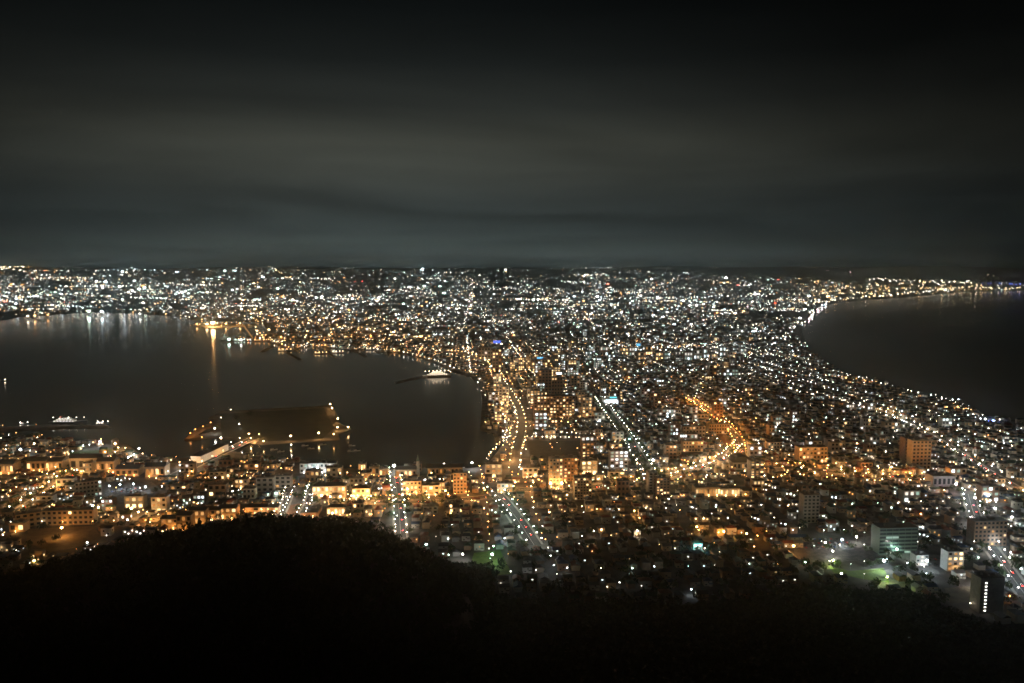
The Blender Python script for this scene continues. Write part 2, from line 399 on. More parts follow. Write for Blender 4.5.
# ------------------------------------------------------------------ the light a lamp gives
_lt = {}
GAIN = 1.0
def bulb(parent, loc, pal, r, s, rad=.3, gain=None):
    P = 4 * math.pi ** 2 * r * r * s * (GAIN if gain is None else gain) * {'sodium': 2.3, 'orange': 2.3, 'gold': 2.1, 'warm': 1.3}.get(pal, .8); P = 1.25 ** round(math.log(max(P, 1)) / math.log(1.25)); k = (pal, round(P, 3), rad)
    if k not in _lt:
        l = bpy.data.lights.new('bulb', 'POINT'); l.energy = P; l.color = {'gold': (1, .46, .13), 'orange': (1, .39, .08), 'sodium': (1, .30, .04)}.get(pal, PAL[pal]); l.shadow_soft_size = rad; l.cycles.use_multiple_importance_sampling = False; _lt[k] = l
    o = bpy.data.objects.new('bulb', _lt[k]); COL.objects.link(o); o.location = loc
    if parent is not None: o.parent = parent
    return o
# ------------------------------------------------------------------ street lamps (things)
LAMPS = []                                    # (x,y,z, palette, r, strength, label, height)
ORD = ['first', 'second', 'third', 'fourth', 'fifth', 'sixth', 'seventh', 'eighth', 'ninth', 'tenth', 'eleventh', 'twelfth', 'thirteenth', 'fourteenth', 'fifteenth', 'sixteenth', 'seventeenth', 'eighteenth',
       'nineteenth', 'twentieth', 'twenty-first', 'twenty-second', 'twenty-third', 'twenty-fourth', 'twenty-fifth', 'twenty-sixth', 'twenty-seventh', 'twenty-eighth', 'twenty-ninth', 'thirtieth']
CNAME = {'sodium': 'deep orange', 'orange': 'orange', 'gold': 'golden', 'warm': 'warm white', 'white': 'white', 'cool': 'bluish white', 'mint': 'pale green', 'green': 'green', 'pink': 'pinkish', 'lime': 'lime'}
EXTRA = []                                    # lamps beyond the first few hundred, merged
LAMP_N = [0]; LQ = []
def street_lamp(x, y, z, pal, r, s, label, h=8., ang=0., group='street lamps', name='street_lamp'):
    t = thing(name, label, 'floodlight' if name == 'floodlight' else 'street lamp', (x, y, z), ang, group)
    k = ('lamp', round(h)); me = _mc.get(k)
    if me is None:
        mb = MB(); mb.tube((0, 0, 0), (0, 0, h), .16, .09); mb.tube((0, 0, h - .1), (.9, 0, h + .2), .07); me = _mc[k] = mb.mesh('post', M_metal)
    link('post', me, t)
    k = ('head', round(h), round(r, 1), pal, round(s)); me = _mc.get(k)
    if me is None:
        mb = MB(); mb.ball((.9, 0, h), r, r * .8); me = _mc[k] = mb.mesh('lamp_head', glow(pal, s * .75 * VIS.get(pal, .8)))
    link('lamp_head', me, t); LAMP_N[0] += 1; bulb(t, (.9, 0, h - r * .8 - .5), pal, r, s, gain=.45 if 'back' in label else (.6 if name == 'floodlight' else (3.6 if pal in ('sodium', 'orange', 'gold') else 2.0)))
    return t
_mc = {}
LS, LR = 3.2, .74
def lamps_along(street, end, pxs, w, pal, step, both=True, r=.85, s=22, h=8, z=2.5, pals=None, jit=.15, individual=True):
    Q = line_pts(pxs, step, z); T = np.gradient(Q[:, :2], axis=0); T /= np.hypot(*T.T)[:, None] + 1e-9; Nn = np.stack([-T[:, 1], T[:, 0]], 1)
    for sd in ((1, -1) if both else (1,)):
        for k in range(len(Q)):
            p = pals[random.randrange(len(pals))] if pals else pal
            x = Q[k, 0] + Nn[k, 0] * sd * w / 2 + random.uniform(-1, 1) * jit * 6; y = Q[k, 1] + Nn[k, 1] * sd * w / 2 + random.uniform(-1, 1) * jit * 20
            ss = s * LS * math.exp(random.gauss(-.05, .7)); ss = round(ss / 12) * 12 + 12
            rr = round(r * LR * random.choice((.8, 1, 1, 1.15)), 2)
            side = 'left' if Nn[k, 0] * sd < 0 else 'right'
            lab = f"{ORD[min(k, 29)]} lamp from the {end}, {side} kerb of the {street}"
            LQ.append((x, y, Q[k, 2], p, rr, ss, h, lab, math.atan2(-Nn[k, 1] * sd, -Nn[k, 0] * sd), f"lamps along the {street}"))

# main streets: (name, end, polyline, width, palette, spacing, both, r, strength, mixture)
STREETS = [
    ('island causeway', 'town end', [(174, 476), (200, 463), (228, 450), (254, 438)], 18, 'warm', 34, True, 1.0, 46, ['warm', 'white', 'gold']),
    ('far left slanting street', 'near end', [(16, 512), (40, 497), (62, 482), (84, 466), (122, 452)], 13, 'gold', 30, True, .95, 34, ['gold', 'gold', 'orange', 'warm']),
    ('wide boulevard', 'near end', [(652, 484), (646, 470), (631, 444), (614, 421), (600, 400)], 21, 'white', 30, True, .8, 30, ['white', 'white', 'mint', 'warm']),
    ('curved golden avenue', 'boulevard end', [(652, 480), (680, 473), (706, 466), (726, 459), (737, 448)], 15, 'gold', 16, True, .95, 44, ['gold', 'warm', 'gold', 'orange']),
    ('orange street behind the hall', 'hall end', [(741, 456), (738, 440), (724, 424), (704, 410), (690, 401)], 17, 'sodium', 24, True, .95, 28, ['sodium', 'sodium', 'orange']),
    ('harbour viaduct', 'town end', [(514, 472), (517, 452), (522, 434), (521, 416), (513, 400), (501, 382)], 14, 'gold', 44, True, .85, 30, ['gold', 'warm', 'gold']),
    ('coast road', 'near end', [(1030, 496), (985, 470), (950, 447), (915, 428), (884, 412)], 15, 'warm', 36, True, 1.0, 30, ['warm', 'gold', 'white']),
    ('deep orange avenue', 'left end', [(768, 470), (800, 468), (850, 474), (900, 479), (938, 480)], 15, 'sodium', 20, True, .95, 22, ['sodium', 'orange', 'gold', 'sodium']),
    ('old town golden avenue', 'left end', [(514, 489), (560, 492), (606, 485), (650, 481)], 16, 'gold', 26, True, .95, 34, ['gold', 'orange', 'gold']),
    ('steep green street', 'near end', [(534, 545), (518, 520), (504, 502), (490, 487)], 18, 'mint', 21, True, .75, 34, ['mint', 'white', 'mint']),
    ('straight pier street', 'near end', [(401, 538), (399, 510), (397, 492), (394, 472)], 13, 'white', 24, True, .75, 34, ['white', 'mint', 'warm']),
    ('golden-facade avenue', 'left end', [(350, 503), (390, 502), (440, 502), (486, 497)], 13, 'orange', 26, True, .85, 32, ['orange', 'gold', 'sodium']),
    ('courtyard lane', 'near end', [(277, 520), (284, 508), (290, 492)], 9, 'white', 15, True, .6, 30, ['white', 'warm']),
    ('dark-roof lane', 'near end', [(302, 517), (308, 505), (313, 490)], 9, 'warm', 15, True, .6, 30, ['white', 'warm']),
    ('lower right white street', 'near end', [(1026, 596), (1000, 560), (985, 540), (974, 515), (968, 494)], 14, 'white', 28, True, .85, 36, ['white', 'cool', 'white']),
    ('ridge foot road', 'left end', [(150, 527), (185, 525), (215, 518), (262, 514)], 9, 'orange', 20, True, .75, 30, ['orange', 'gold', 'sodium']),
]
for nm, end, pl, w, pal, st, both, r, s, mix in STREETS:
    if nm != 'harbour viaduct': road('road', pl, w)
    lamps_along(nm, end, pl, w + 3, pal, st, both, r, s, 8 if nm != 'harbour viaduct' else 8, z=2.5 if nm != 'harbour viaduct' else 13.0, pals=mix)
# the viaduct itself
Q = line_pts(STREETS[5][2] + [(490, 366), (470, 357), (445, 352)], 15, 2.5); T = np.gradient(Q[:, :2], axis=0); T /= np.hypot(*T.T)[:, None]; Nn = np.stack([-T[:, 1], T[:, 0]], 1)
for q in Q: reserve(q[0], q[1], 15)
br = thing('viaduct', 'long curved elevated road along the harbour edge lit by golden lamps', 'bridge', (0, 0, 0))
zz = np.interp(np.arange(len(Q)), [0, 6, len(Q) - 12, len(Q) - 1], [3.2, 13, 13, 3.2])
for nm, offs, h, m in (('deck', [(-8, -1.2), (8, -1.2), (8, 0), (-8, 0)], 0, M_asph), ('parapet', [(-8.4, -.9), (-8.02, -.9), (-8.02, 1), (-8.4, 1)], 0, M_conc), ('parapet', [(8.02, -.9), (8.4, -.9), (8.4, 1), (8.02, 1)], 0, M_conc)):
    mb = MB(); vs = [(Q[k, 0] + Nn[k, 0] * o, Q[k, 1] + Nn[k, 1] * o, zz[k] + z) for k in range(len(Q)) for o, z in offs]
    mb.add(vs, [(4 * k + a, 4 * k + (a + 1) % 4, 4 * k + 4 + (a + 1) % 4, 4 * k + 4 + a) for k in range(len(Q) - 1) for a in range(4)]); link(nm, mb.mesh(nm, m), br)
for k in range(3, len(Q) - 6, 3):
    mb = MB(); mb.box(Q[k, 0], Q[k, 1], 0, 12, 2.4, max(zz[k] - 1.3, 1), math.atan2(Nn[k, 1], Nn[k, 0])); link('pier', mb.mesh('pier', M_conc), br)
for k in range(len(Q) // 2, len(Q) - 2, 4):  # lamps on the farther half of the viaduct
    for sd in (1, -1): EXTRA.append((Q[k, 0] + Nn[k, 0] * 7.8 * sd, Q[k, 1] + Nn[k, 1] * 7.8 * sd, zz[k], random.choice(['gold', 'warm', 'orange']), 1.2, 50, 7))

# ------------------------------------------------------------------ landmark buildings
THG = .07                                     # bearing of the street grid
LM = []                                       # (x, y, phrase) for finding one's way
LITM = {'w': [glow('gold', 1.2, False), glow('orange', .6, False), glow('gold', 3.4, False)], 'c': [glow('white', 1.1, False), glow('mint', .5, False), glow('cool', 3, False)], 'o': [glow('orange', .8, False), glow('sodium', .5, False), glow('gold', 2.2, False)]}
_winmesh = {}
def winmesh(w, h, mat):
    k = (round(w, 1), round(h, 1), mat.name)
    if k not in _winmesh:
        mb = MB(); mb.box(0, 0, -h / 2, w, .12, h, mat=0); _winmesh[k] = mb.mesh('window', mat)
    return _winmesh[k]
def block(name, label, cat, px, py, wpx, hpx, dep, wall, fl, cl, lit='w', frac=.5, roof='flat', rot=None, phrase=None, group=None, z=2.5, roofmat=None, side=True, wfill=.55, flood=None):
    rot = THG if rot is None else rot
    p = at(px, py) if py <= 352 else np.append(flat(px, py, z), z)
    r = math.hypot(p[0], p[1]); s = math.hypot(r, CAMZ) / F; Wd = wpx * s; Hh = hpx * s * 1.04
    c, n = math.cos(rot), math.sin(rot)
    x = p[0] - n * dep / 2; y = p[1] + c * dep / 2
    t = thing(name, label, cat, (x, y, p[2]), rot, group)
    rr_ = math.hypot(Wd, dep) / 2
    k = max(1, int(Wd / dep)) if Wd > dep else 1
    for q in range(k): u = (q + .5) / k * Wd - Wd / 2; reserve(x + c * u, y + n * u, max(dep, Wd / k) * .62)
    wm = WALLS[wall] if isinstance(wall, int) else wall
    mb = MB(); mb.box(0, 0, -1, Wd, dep, Hh + 1)
    link('wall', mb.mesh('wall', wm), t)
    mb = MB(); rm = roofmat or ROOFS[random.choice((0, 0, 4, 4))]
    if roof == 'flat':
        mb.box(0, 0, Hh + .002, Wd + .5, dep + .5, .5); mb.box(Wd * .12, dep * .1, Hh + .5, min(Wd * .3, 7), min(dep * .4, 6), 2.6); ro = link('roof', mb.mesh('roof', rm), t)
    elif roof == 'gable': mb.gable(0, 0, Hh, Wd, dep, min(Wd, dep) * .22, .6); ro = link('roof', mb.mesh('roof', rm), t)
    elif roof == 'hip': mb.hip(0, 0, Hh, Wd, dep, min(Wd, dep) * .28, .7); ro = link('roof', mb.mesh('roof', rm), t)
    elif roof == 'arch':
        nn = 10; vs = []
        for a in np.linspace(0, math.pi, nn): vs += [(-math.cos(a) * (Wd / 2 + .4), -dep / 2 - .4, Hh + math.sin(a) * Wd * .3), (-math.cos(a) * (Wd / 2 + .4), dep / 2 + .4, Hh + math.sin(a) * Wd * .3)]
        mb.add(vs, [(2 * k, 2 * k + 1, 2 * k + 3, 2 * k + 2) for k in range(nn - 1)] + [tuple(range(0, 2 * nn, 2)), tuple(range(2 * nn - 1, 0, -2))]); ro = link('roof', mb.mesh('roof', rm), t)
    if fl and cl:
        fh = Hh / fl; cw = Wd / cl; mm = LITM[lit]
        for f in range(fl):
            for q in range(cl):
                m = M_glass if random.random() > frac else random.choice(mm)
                link('window', winmesh(cw * wfill, fh * .5, m), t, (-Wd / 2 + (q + .5) * cw, -dep / 2 - .05, (f + .52) * fh))
    if fl >= 4 and cl >= 3 and py > 420 and random.random() < .6:
        bm_ = _mc.get(('bal', round(Wd), wm.name))
        if bm_ is None: mq = MB(); mq.box(0, -.45, 0, round(Wd) * .94, .9, .14); mq.box(0, -.86, .14, round(Wd) * .94, .07, .8); bm_ = _mc[('bal', round(Wd), wm.name)] = mq.mesh('balcony', wm)
        for f in range(1, fl): link('balcony', bm_, t, (0, -dep / 2, (f + .12) * fh))
    if roof == 'flat' and py > 400:
        mq = MB(); mq.tube((-Wd * .28, 0, Hh + .5), (-Wd * .28, 0, Hh + 2.3), 1.1, 1.1, 8); link('roof_tank', mq.mesh('roof_tank', M_metal), t); mq = MB(); mq.box(-Wd * .05, -dep * .2, Hh + .51, 1.6, 1.2, 1.1); link('air_handler', mq.mesh('air_handler', M_metal), t)
    if flood is None: flood = int(round(Wd / 14)) if (frac >= .4 and py > 400) else 0
    for q in range(flood):  # lamps added in front of the walls to brighten the facades
        k = ('wl', lit); me = _mc.get(k)
        if me is None: mq = MB(); mq.ball((0, 0, 0), .42, .34); mq.tube((0, 0, -.34), (0, 0, -3), .08); me = _mc[k] = mq.mesh('added_facade_light', glow({'w': 'gold', 'o': 'orange', 'c': 'white'}[lit], 30))
        link('added_facade_light', me, t, (-Wd / 2 + (q + .5) * Wd / flood, -dep / 2 - 3.2, 2.6)); bulb(t, (-Wd / 2 + (q + .5) * Wd / flood, -dep / 2 - 3.2, 3.5), {'w': 'gold', 'o': 'orange', 'c': 'white'}[lit], .42, 130, gain=.7)
    if phrase: LM.append((x, y, phrase))
    return t
def B(*a, **k): return block(*a, **k)
bt = M_beige = WALLS[4]
B('hotel_building', 'broad brown brick hotel block with eight rows of small warm windows behind the rail yard', 'hotel', 553, 419, 38, 22, 24, 3, 8, 12, 'w', .55, phrase='the broad brown hotel')
B('office_building', 'low orange-lit office right of the broad brown hotel', 'office', 588, 416, 16, 9, 18, 4, 2, 5, 'o', .8)
B('apartment_tower', 'slim brown tower with orange windows right of the rail yard parking', 'tower', 588, 466, 12, 22, 14, 3, 8, 3, 'o', .7, phrase='the slim brown tower')
B('apartment_building', 'wide apartment block with white-lit landings left of the boulevard', 'apartment block', 619, 471, 18, 19, 15, 2, 6, 4, 'c', .65, phrase='the wide block with white landings')
B('floodlit_tower', 'tall ribbed tower floodlit golden at its foot in the old town', 'tower', 556, 489, 13, 29, 14, 4, 9, 4, 'o', .5, phrase='the tall floodlit ribbed tower')
B('apartment_tower', 'orange-brown tower standing just behind the floodlit ribbed tower', 'tower', 569, 481, 17, 22, 15, 3, 7, 5, 'o', .45)
B('apartment_tower', 'gridded beige tower with six window columns and an orange foot', 'tower', 583, 500, 17, 21, 15, 4, 8, 6, 'w', .3, phrase='the gridded beige tower')
B('apartment_tower', 'narrow dark slab tower left of the twin towers by the boulevard', 'tower', 653, 495, 9, 21, 14, 2, 8, 2, 'w', .1)
B('apartment_tower', 'brown tower with grey roof beside the narrow dark slab at the boulevard foot', 'tower', 663, 497, 13, 18, 15, 3, 7, 4, 'w', .2, phrase='the boulevard foot towers')
B('apartment_tower', 'lit-balcony apartment tower right of the round hall', 'tower', 757, 483, 13, 20, 15, 2, 9, 3, 'w', .85, phrase='the lit-balcony tower')
B('assembly_hall', 'hall with a dark rounded roof at the bend of the golden avenue', 'hall', 743, 470, 19, 7, 26, 2, 1, 5, 'w', .3, roof='arch', roofmat=ROOFS[0], phrase='the round-roofed hall')
B('department_store', 'long low shop building with a row of orange window bays', 'shop', 708, 496, 24, 8, 18, 4, 1, 9, 'w', .9, phrase='the long lit shop building')
B('department_store', 'brightly lit cream shop annex at the right end of the long shop building', 'shop', 730, 496, 19, 7, 16, 1, 1, 7, 'w', 1.)
B('hotel_tower', 'brown left half of the twin slab towers near the sea', 'tower', 909, 464, 9, 22, 16, 3, 8, 2, 'w', .08)
B('hotel_tower', 'beige right half of the twin slab towers near the sea', 'tower', 921, 469, 17, 24, 16, 4, 8, 5, 'w', .05, phrase='the twin slab towers')
B('hotel_building', 'golden flat-topped hotel with four window rows above the deep orange avenue', 'hotel', 813, 463, 27, 14, 18, 4, 4, 8, 'w', .4, phrase='the golden flat-topped hotel', flood=1)
B('office_building', 'large pale green office with seven long window bands at the lower right', 'office', 898, 554, 34, 22, 18, M_greenwall, 7, 6, 'c', .12, wfill=.94, phrase='the banded office')
B('clinic_building', 'small white lit building with three window columns right of the banded office', 'clinic', 955, 571, 14, 16, 12, 1, 4, 3, 'w', .7, phrase='the small white lit building')
B('apartment_tower', 'unlit dark tower above the floodlit lots at the lower right', 'tower', 811, 523, 15, 25, 14, 2, 8, 4, 'w', .03, phrase='the unlit dark tower')
B('apartment_building', 'wide unlit brown block among the lower right houses', 'apartment block', 990, 546, 28, 20, 14, 3, 6, 8, 'w', .05, phrase='the wide unlit brown block')
t_ = B('apartment_tower', 'dark apartment tower with one bright column of landing lights at the lower right edge', 'tower', 991, 613, 20, 28, 14, 2, 9, 0, 'w', 0, phrase='the tower with lit landings')
for k in range(9): link('window', winmesh(1.9, 1.0, glow('white', 5, False)), t_, (-6.5, -7.06, 2.6 + k * 3.5 * .98))
B('museum_building', 'long two-storey hall with a glowing golden facade and dark hipped roof', 'hall', 329, 499, 31, 12, 15, 0, 2, 8, 'w', .9, roof='hip', roofmat=ROOFS[0], phrase='the long golden-faced hall')
B('museum_building', 'golden house with hipped roof and yellow arched front below the long hall', 'hall', 336, 516, 17, 8, 12, 0, 1, 5, 'w', .9, roof='hip', roofmat=ROOFS[0])
B('warehouse', 'big dark square-roofed warehouse beside the lane of white lights', 'warehouse', 309, 517, 16, 4, 30, 3, 0, 0, roofmat=ROOFS[0], phrase='the dark square-roofed warehouse')
B('museum_building', 'two-storey cream building with golden windows left of the straight pier street', 'house', 361, 499, 17, 10, 12, 0, 2, 4, 'w', .8, roof='hip', phrase='the cream building with golden windows')
B('bank_building', 'orange-lit three-storey building left of the bright pillared hall', 'office', 412, 494, 18, 12, 13, 4, 3, 5, 'o', .45)
B('bank_building', 'bright pillared hall with yellow bays beside the steeple', 'hall', 434, 493, 21, 10, 13, 0, 2, 6, 'w', 1., phrase='the bright pillared hall')
B('apartment_tower', 'orange five-storey slab right of the bright pillared hall', 'apartment block', 460, 494, 13, 20, 12, 4, 6, 4, 'o', .3, phrase='the orange five-storey slab')
B('bank_building', 'yellow corner building where the steep green street starts', 'office', 505, 493, 15, 9, 13, 0, 2, 4, 'w', .6, phrase='the yellow corner building')
B('warehouse', 'long waterfront warehouse behind the steeple', 'warehouse', 445, 475, 34, 7, 20, 4, 1, 9, 'o', .15, roof='gable', phrase='the long waterfront warehouse')
B('warehouse', 'orange waterfront warehouse left of the steeple', 'warehouse', 406, 478, 20, 8, 18, 4, 1, 5, 'o', .4, roof='gable')
B('ferry_terminal', 'white-lit quay building with a dark roof facing the small boat harbour', 'terminal', 318, 473, 34, 9, 16, 1, 2, 9, 'c', .5, phrase='the white-lit quay building')
B('school_building', 'long three-storey school wing with a grid of dark windows at the far left', 'school', 68, 525, 42, 12, 12, 4, 3, 10, 'w', .05, phrase='the long school wing')
B('school_building', 'slanting school wing joining the long wing at its left end', 'school', 29, 527, 18, 11, 11, 4, 3, 4, 'w', .05, rot=.55)
B('gymnasium', 'small orange-lit block at the near end of the school yard', 'gymnasium', 17, 532, 12, 7, 12, 4, 1, 2, 'o', .9)
B('apartment_building', 'long four-storey slab with a grid of windows left of the white-lit yards', 'apartment block', 89, 497, 20, 13, 14, 2, 4, 7, 'c', .12, rot=.5, phrase='the four-storey left slab')
for q, (px, py, w, h, lb) in enumerate([(36, 471, 15, 8, 'orange-lit dock shed, second from the left edge'), (54, 470, 14, 7, 'yellow-lit dock shed with a wide open front'), (86, 470, 27, 10, 'tall grey dock warehouse with a slanting side on the left harbour'), (105, 472, 15, 9, 'orange-lit dock shed right of the tall grey warehouse'),
                                        (127, 476, 20, 6, 'low dock shed between two orange-lit sheds'), (155, 477, 17, 9, 'orange-lit dock shed below the causeway foot'), (6, 474, 12, 8, 'orange-lit dock shed at the left edge')]):
    B('dock_warehouse', lb, 'warehouse', px, py, w, h, 22, 4 if q != 2 else 2, 1, 4, 'o', .7 if q != 2 else .1, roof='gable', group='sheds on the left docks', phrase=('the tall grey dock warehouse' if q == 2 else None))
B('warehouse', 'long pale shed wall running beside the causeway', 'warehouse', 196, 463, 10, 6, 95, 1, 0, 0, rot=-.12, phrase='the long shed by the causeway')
for q, (px, py, w, h, lb) in enumerate([(170, 529, 15, 9, 'orange house row, leftmost on the ridge foot road'), (184, 530, 13, 13, 'orange-walled house with gable towards the ridge'), (197, 524, 15, 12, 'steep orange gabled building above the ridge'), (213, 520, 14, 9, 'low golden building above the ridge'),
                                        (228, 519, 16, 10, 'orange building under the spruce tops of the ridge'), (256, 515, 20, 7, 'long golden-lit building on the ridge crest'), (272, 514, 12, 6, 'small golden-lit building at the brown courtyard')]):
    B('town_house', lb, 'house', px, py, w, h, 14, 4, 2, 3, 'o', .6, roof='gable', group='orange-lit buildings at the ridge foot', phrase='the ridge foot buildings' if q == 3 else None)
for q, (px, py, w, h, fr, lb) in enumerate([(265, 492, 16, 13, .08, 'dark block left of the stepped grey block near the small boat harbour'), (283, 488, 15, 11, .1, 'stepped grey block near the small boat harbour'), (366, 480, 9, 7, .9, 'small square orange building on the waterfront'),
                                           (362, 470, 7, 6, .9, 'tiny orange quay house with a lit square face'), (374, 476, 9, 9, .8, 'orange gabled quay house right of the tiny lit quay house'), (384, 477, 9, 8, .8, 'orange quay house nearest the pier street')]):
    B('harbour_building', lb, 'building', px, py, w, h, 13, 2 if q < 2 else 4, 3 if q < 2 else 1, 3, 'o', fr, phrase='the stepped grey block' if q == 1 else None)
# city centre
B('office_tower', 'grey windowless block under the blue roof glow by the viaduct', 'office', 486, 362, 15, 14, 30, 2, 4, 5, 'c', .1, phrase='the block with the blue glow')
B('hotel_tower', 'slim brown tower with a bright white crown above the viaduct', 'tower', 497, 374, 9, 24, 20, 3, 8, 3, 'o', .6, phrase='the slim tower with the white crown')
B('hotel_tower', 'dark centre tower with few windows left of the red sign', 'tower', 545, 397, 13, 26, 22, 3, 9, 4, 'w', .12, phrase='the dark centre tower')
B('office_tower', 'tower carrying the glowing red and white sign', 'tower', 557, 398, 11, 20, 18, 3, 6, 4, 'w', .15, phrase='the tower with the red sign')
B('hotel_tower', 'yellow-lit block under the blue rooftop sign', 'hotel', 541, 371, 18, 11, 22, 4, 4, 7, 'w', .7, phrase='the block with the blue rooftop sign')
B('hotel_tower', 'pale tower with bright crown behind the city centre', 'tower', 553, 352, 8, 14, 22, 2, 5, 3, 'c', .3)
B('department_store', 'cyan-roofed shop with a blazing white front beside the boulevard top', 'shop', 611, 405, 15, 6, 22, 1, 1, 5, 'c', 1., phrase='the cyan-roofed shop')
B('office_building', 'dark-roofed block with two rows of white windows right of the bright shopping row', 'office', 732, 379, 17, 9, 26, 2, 3, 6, 'c', .7, phrase='the dark-roofed far block')
B('apartment_tower', 'dark narrow tower with one lit column behind the dark-roofed block', 'tower', 713, 378, 8, 12, 20, 3, 4, 2, 'o', .3)
B('office_building', 'white striped office in front of the orange street', 'office', 672, 417, 17, 7, 18, 1, 2, 7, 'c', .5, phrase='the white striped office')
B('apartment_building', 'wide grey block with a row of slit windows left of the orange street', 'apartment block', 694, 437, 22, 10, 15, 2, 3, 7, 'w', .12)
B('apartment_building', 'wide beige block right of the slit-windowed block', 'apartment block', 719, 434, 20, 9, 15, 4, 3, 8, 'w', .2, phrase='the wide beige block')
B('apartment_tower', 'brown tower with a lit right edge beside the orange street', 'tower', 718, 419, 9, 16, 16, 3, 6, 3, 'w', .2)
B('apartment_building', 'orange-brown box building between the boulevard and the golden avenue', 'apartment block', 671, 459, 11, 13, 14, 3, 4, 3, 'w', .1)
B('apartment_building', 'long four-storey block with an amber corner between avenue and orange street', 'apartment block', 693, 452, 20, 10, 14, 4, 3, 7, 'o', .3)
B('apartment_building', 'yellow lit-cornered block right of the round hall', 'apartment block', 775, 452, 14, 9, 14, 4, 3, 5, 'w', .3)
B('church_building', 'cyan-lit steep-roofed chapel standing in the dark near the hill foot', 'chapel', 698, 550, 9, 6, 10, 1, 1, 3, 'c', 1., roof='gable', roofmat=ROOFS[3], phrase='the cyan-lit chapel')
B('office_building', 'white cubic building with lit windows among the lots left of the small clinic', 'office', 922, 566, 11, 9, 11, 1, 3, 3, 'c', .8)
B('warehouse', 'grey-green flat hall right of the deep orange avenue', 'warehouse', 944, 487, 20, 9, 20, 2, 1, 5, 'c', .1, phrase='the grey-green flat hall')

# bright row of shops and offices behind the centre
for q in range(16):
    px = 604 + q * 9.2 + random.uniform(-2, 2); py = 358 + random.uniform(-3, 4)
    B('office_building', f"{random.choice(['pale', 'white', 'grey'])} lit mid-rise, {ORD[q]} from the left in the bright shopping row behind the centre", 'office', px, py, random.uniform(5, 9), random.uniform(5, 10), 22, random.choice((0, 1, 2)), 2, 3, random.choice('wcc'), .85, group='mid-rises in the bright shopping row')

# steeple and slim masts
p = flat(418, 476); t = thing('steeple', 'slender pale steeple rising above the waterfront warehouses', 'steeple', (p[0], p[1], 2.5))
reserve(p[0], p[1], 8)
mb = MB(); mb.box(0, 0, 0, 5, 5, 20); link('tower_shaft', mb.mesh('tower_shaft', WALLS[0]), t)
mb = MB(); mb.box(0, 0, 20.003, 5.6, 5.6, .6); mb.box(0, 0, 20.6, 4, 4, 4); link('belfry', mb.mesh('belfry', WALLS[0]), t)
mb = MB(); mb.tube((0, 0, 24.6), (0, 0, 36), 2.6, .1, 8); link('spire', mb.mesh('spire', ROOFS[3]), t)
LM.append((p[0], p[1], 'the slender steeple'))

# rooftop signs
def rooftop_sign(label, px, py, wpx, hpx, pal, s, legs=True):
    p = at(px, py + 8) if py < 352 else np.append(flat(px, py + 8), 2.5)
    r = math.hypot(p[0], p[1]); sc = math.hypot(r, CAMZ) / F; zb = p[2] + 8 * sc
    t = thing('rooftop_sign', label, 'sign', (p[0], p[1] - 4, zb), THG)
    w, h = wpx * sc, hpx * sc
    mb = MB(); mb.box(0, 0, 0, w, .8, h); link('lit_panel', mb.mesh('lit_panel', glow(pal, s)), t)
    mb = MB(); mb.box(0, .95, -.4, w + .8, .5, h + .8); link('backing_frame', mb.mesh('backing_frame', M_dark), t)
    bulb(t, (0, -3, h / 2), pal, max(1, min(w, h) * .4), s)
    for k in (-1, 1): mb = MB(); mb.tube((k * w * .35, .9, -zb + p[2]), (k * w * .35, .9, -.4), .3); link('support_post', mb.mesh('support_post', M_dark), t)
rooftop_sign('deep blue glowing sign above the grey block by the viaduct', 497, 343, 7, 2.4, 'blue', 1.6)
rooftop_sign('sky blue glowing sign on the yellow-lit block in the centre', 540, 359, 6, 2, 'sky', 1.6)
rooftop_sign('white glowing sign panel with red surround in the centre', 557, 384, 5, 4.5, 'pink', 5)
rooftop_sign('red glowing panel just under the white sign in the centre', 557, 388.5, 6, 1.6, 'red', 1.2)
rooftop_sign('cyan glowing canopy sign above the blazing white shop front', 613, 398, 7, 1.6, 'cyan', 1)
rooftop_sign('blazing white triangular shop sign beside the cyan canopy', 611, 402, 11, 2.5, 'cool', 3)
rooftop_sign('sky blue sign in the bright shopping row', 638, 346, 4, 2.5, 'sky', 1.2)
rooftop_sign('oval white sign high in the centre right of the dark tower', 559, 374, 5, 1.6, 'cool', 5)

# ------------------------------------------------------------------ open places
def patch(name, pxs, mat, dz=.06, z=2.5):
    P = [tuple(flat(*q, z)) for q in pxs]; mb = MB(); mb.poly(P, z - .3, z + dz)
    tag(link(name, mb.mesh(name, mat)), kind='structure')
    P = np.array(P); c = P.mean(0)
    a, b_ = P.min(0), P.max(0); st = 14
    for x in np.arange(a[0], b_[0] + st, st):
        for y in np.arange(a[1], b_[1] + st, st):
            if sdf_poly(np.array([x]), np.array([y]), P)[0] > -3: reserve(x, y, 8)
    return c
M_greenlight = noisy('green_light_tint', (.04, .09, .025), (.07, .14, .04), .2)  # green light on the quay strip, put into its ground colour
M_turf = noisy('pale_turf', (.10, .16, .04), (.16, .22, .06), .2)
M_sand = noisy('sandy_yard', (.11, .09, .065), (.17, .145, .105), .15)
M_lot = noisy('worn_lot', (.07, .07, .07), (.15, .148, .14), .25)
M_brick = noisy('brown_paving', (.20, .10, .06), (.27, .14, .08), .5)
M_islg = noisy('island_grass', (.015, .02, .01), (.035, .036, .02), .03)
patch('court', [(474, 553), (500, 550), (512, 574), (483, 577), (470, 566)], M_turf)
patch('field', [(828, 566), (850, 571), (884, 568), (890, 583), (862, 579), (834, 573)], M_turf)
patch('school_yard', [(28, 529), (92, 526), (108, 542), (50, 552), (26, 542)], M_sand)
patch('yard', [(944, 588), (974, 586), (978, 602), (950, 603)], M_sand)
patch('courtyard', [(284, 506), (303, 503), (299, 519), (280, 520)], M_brick)
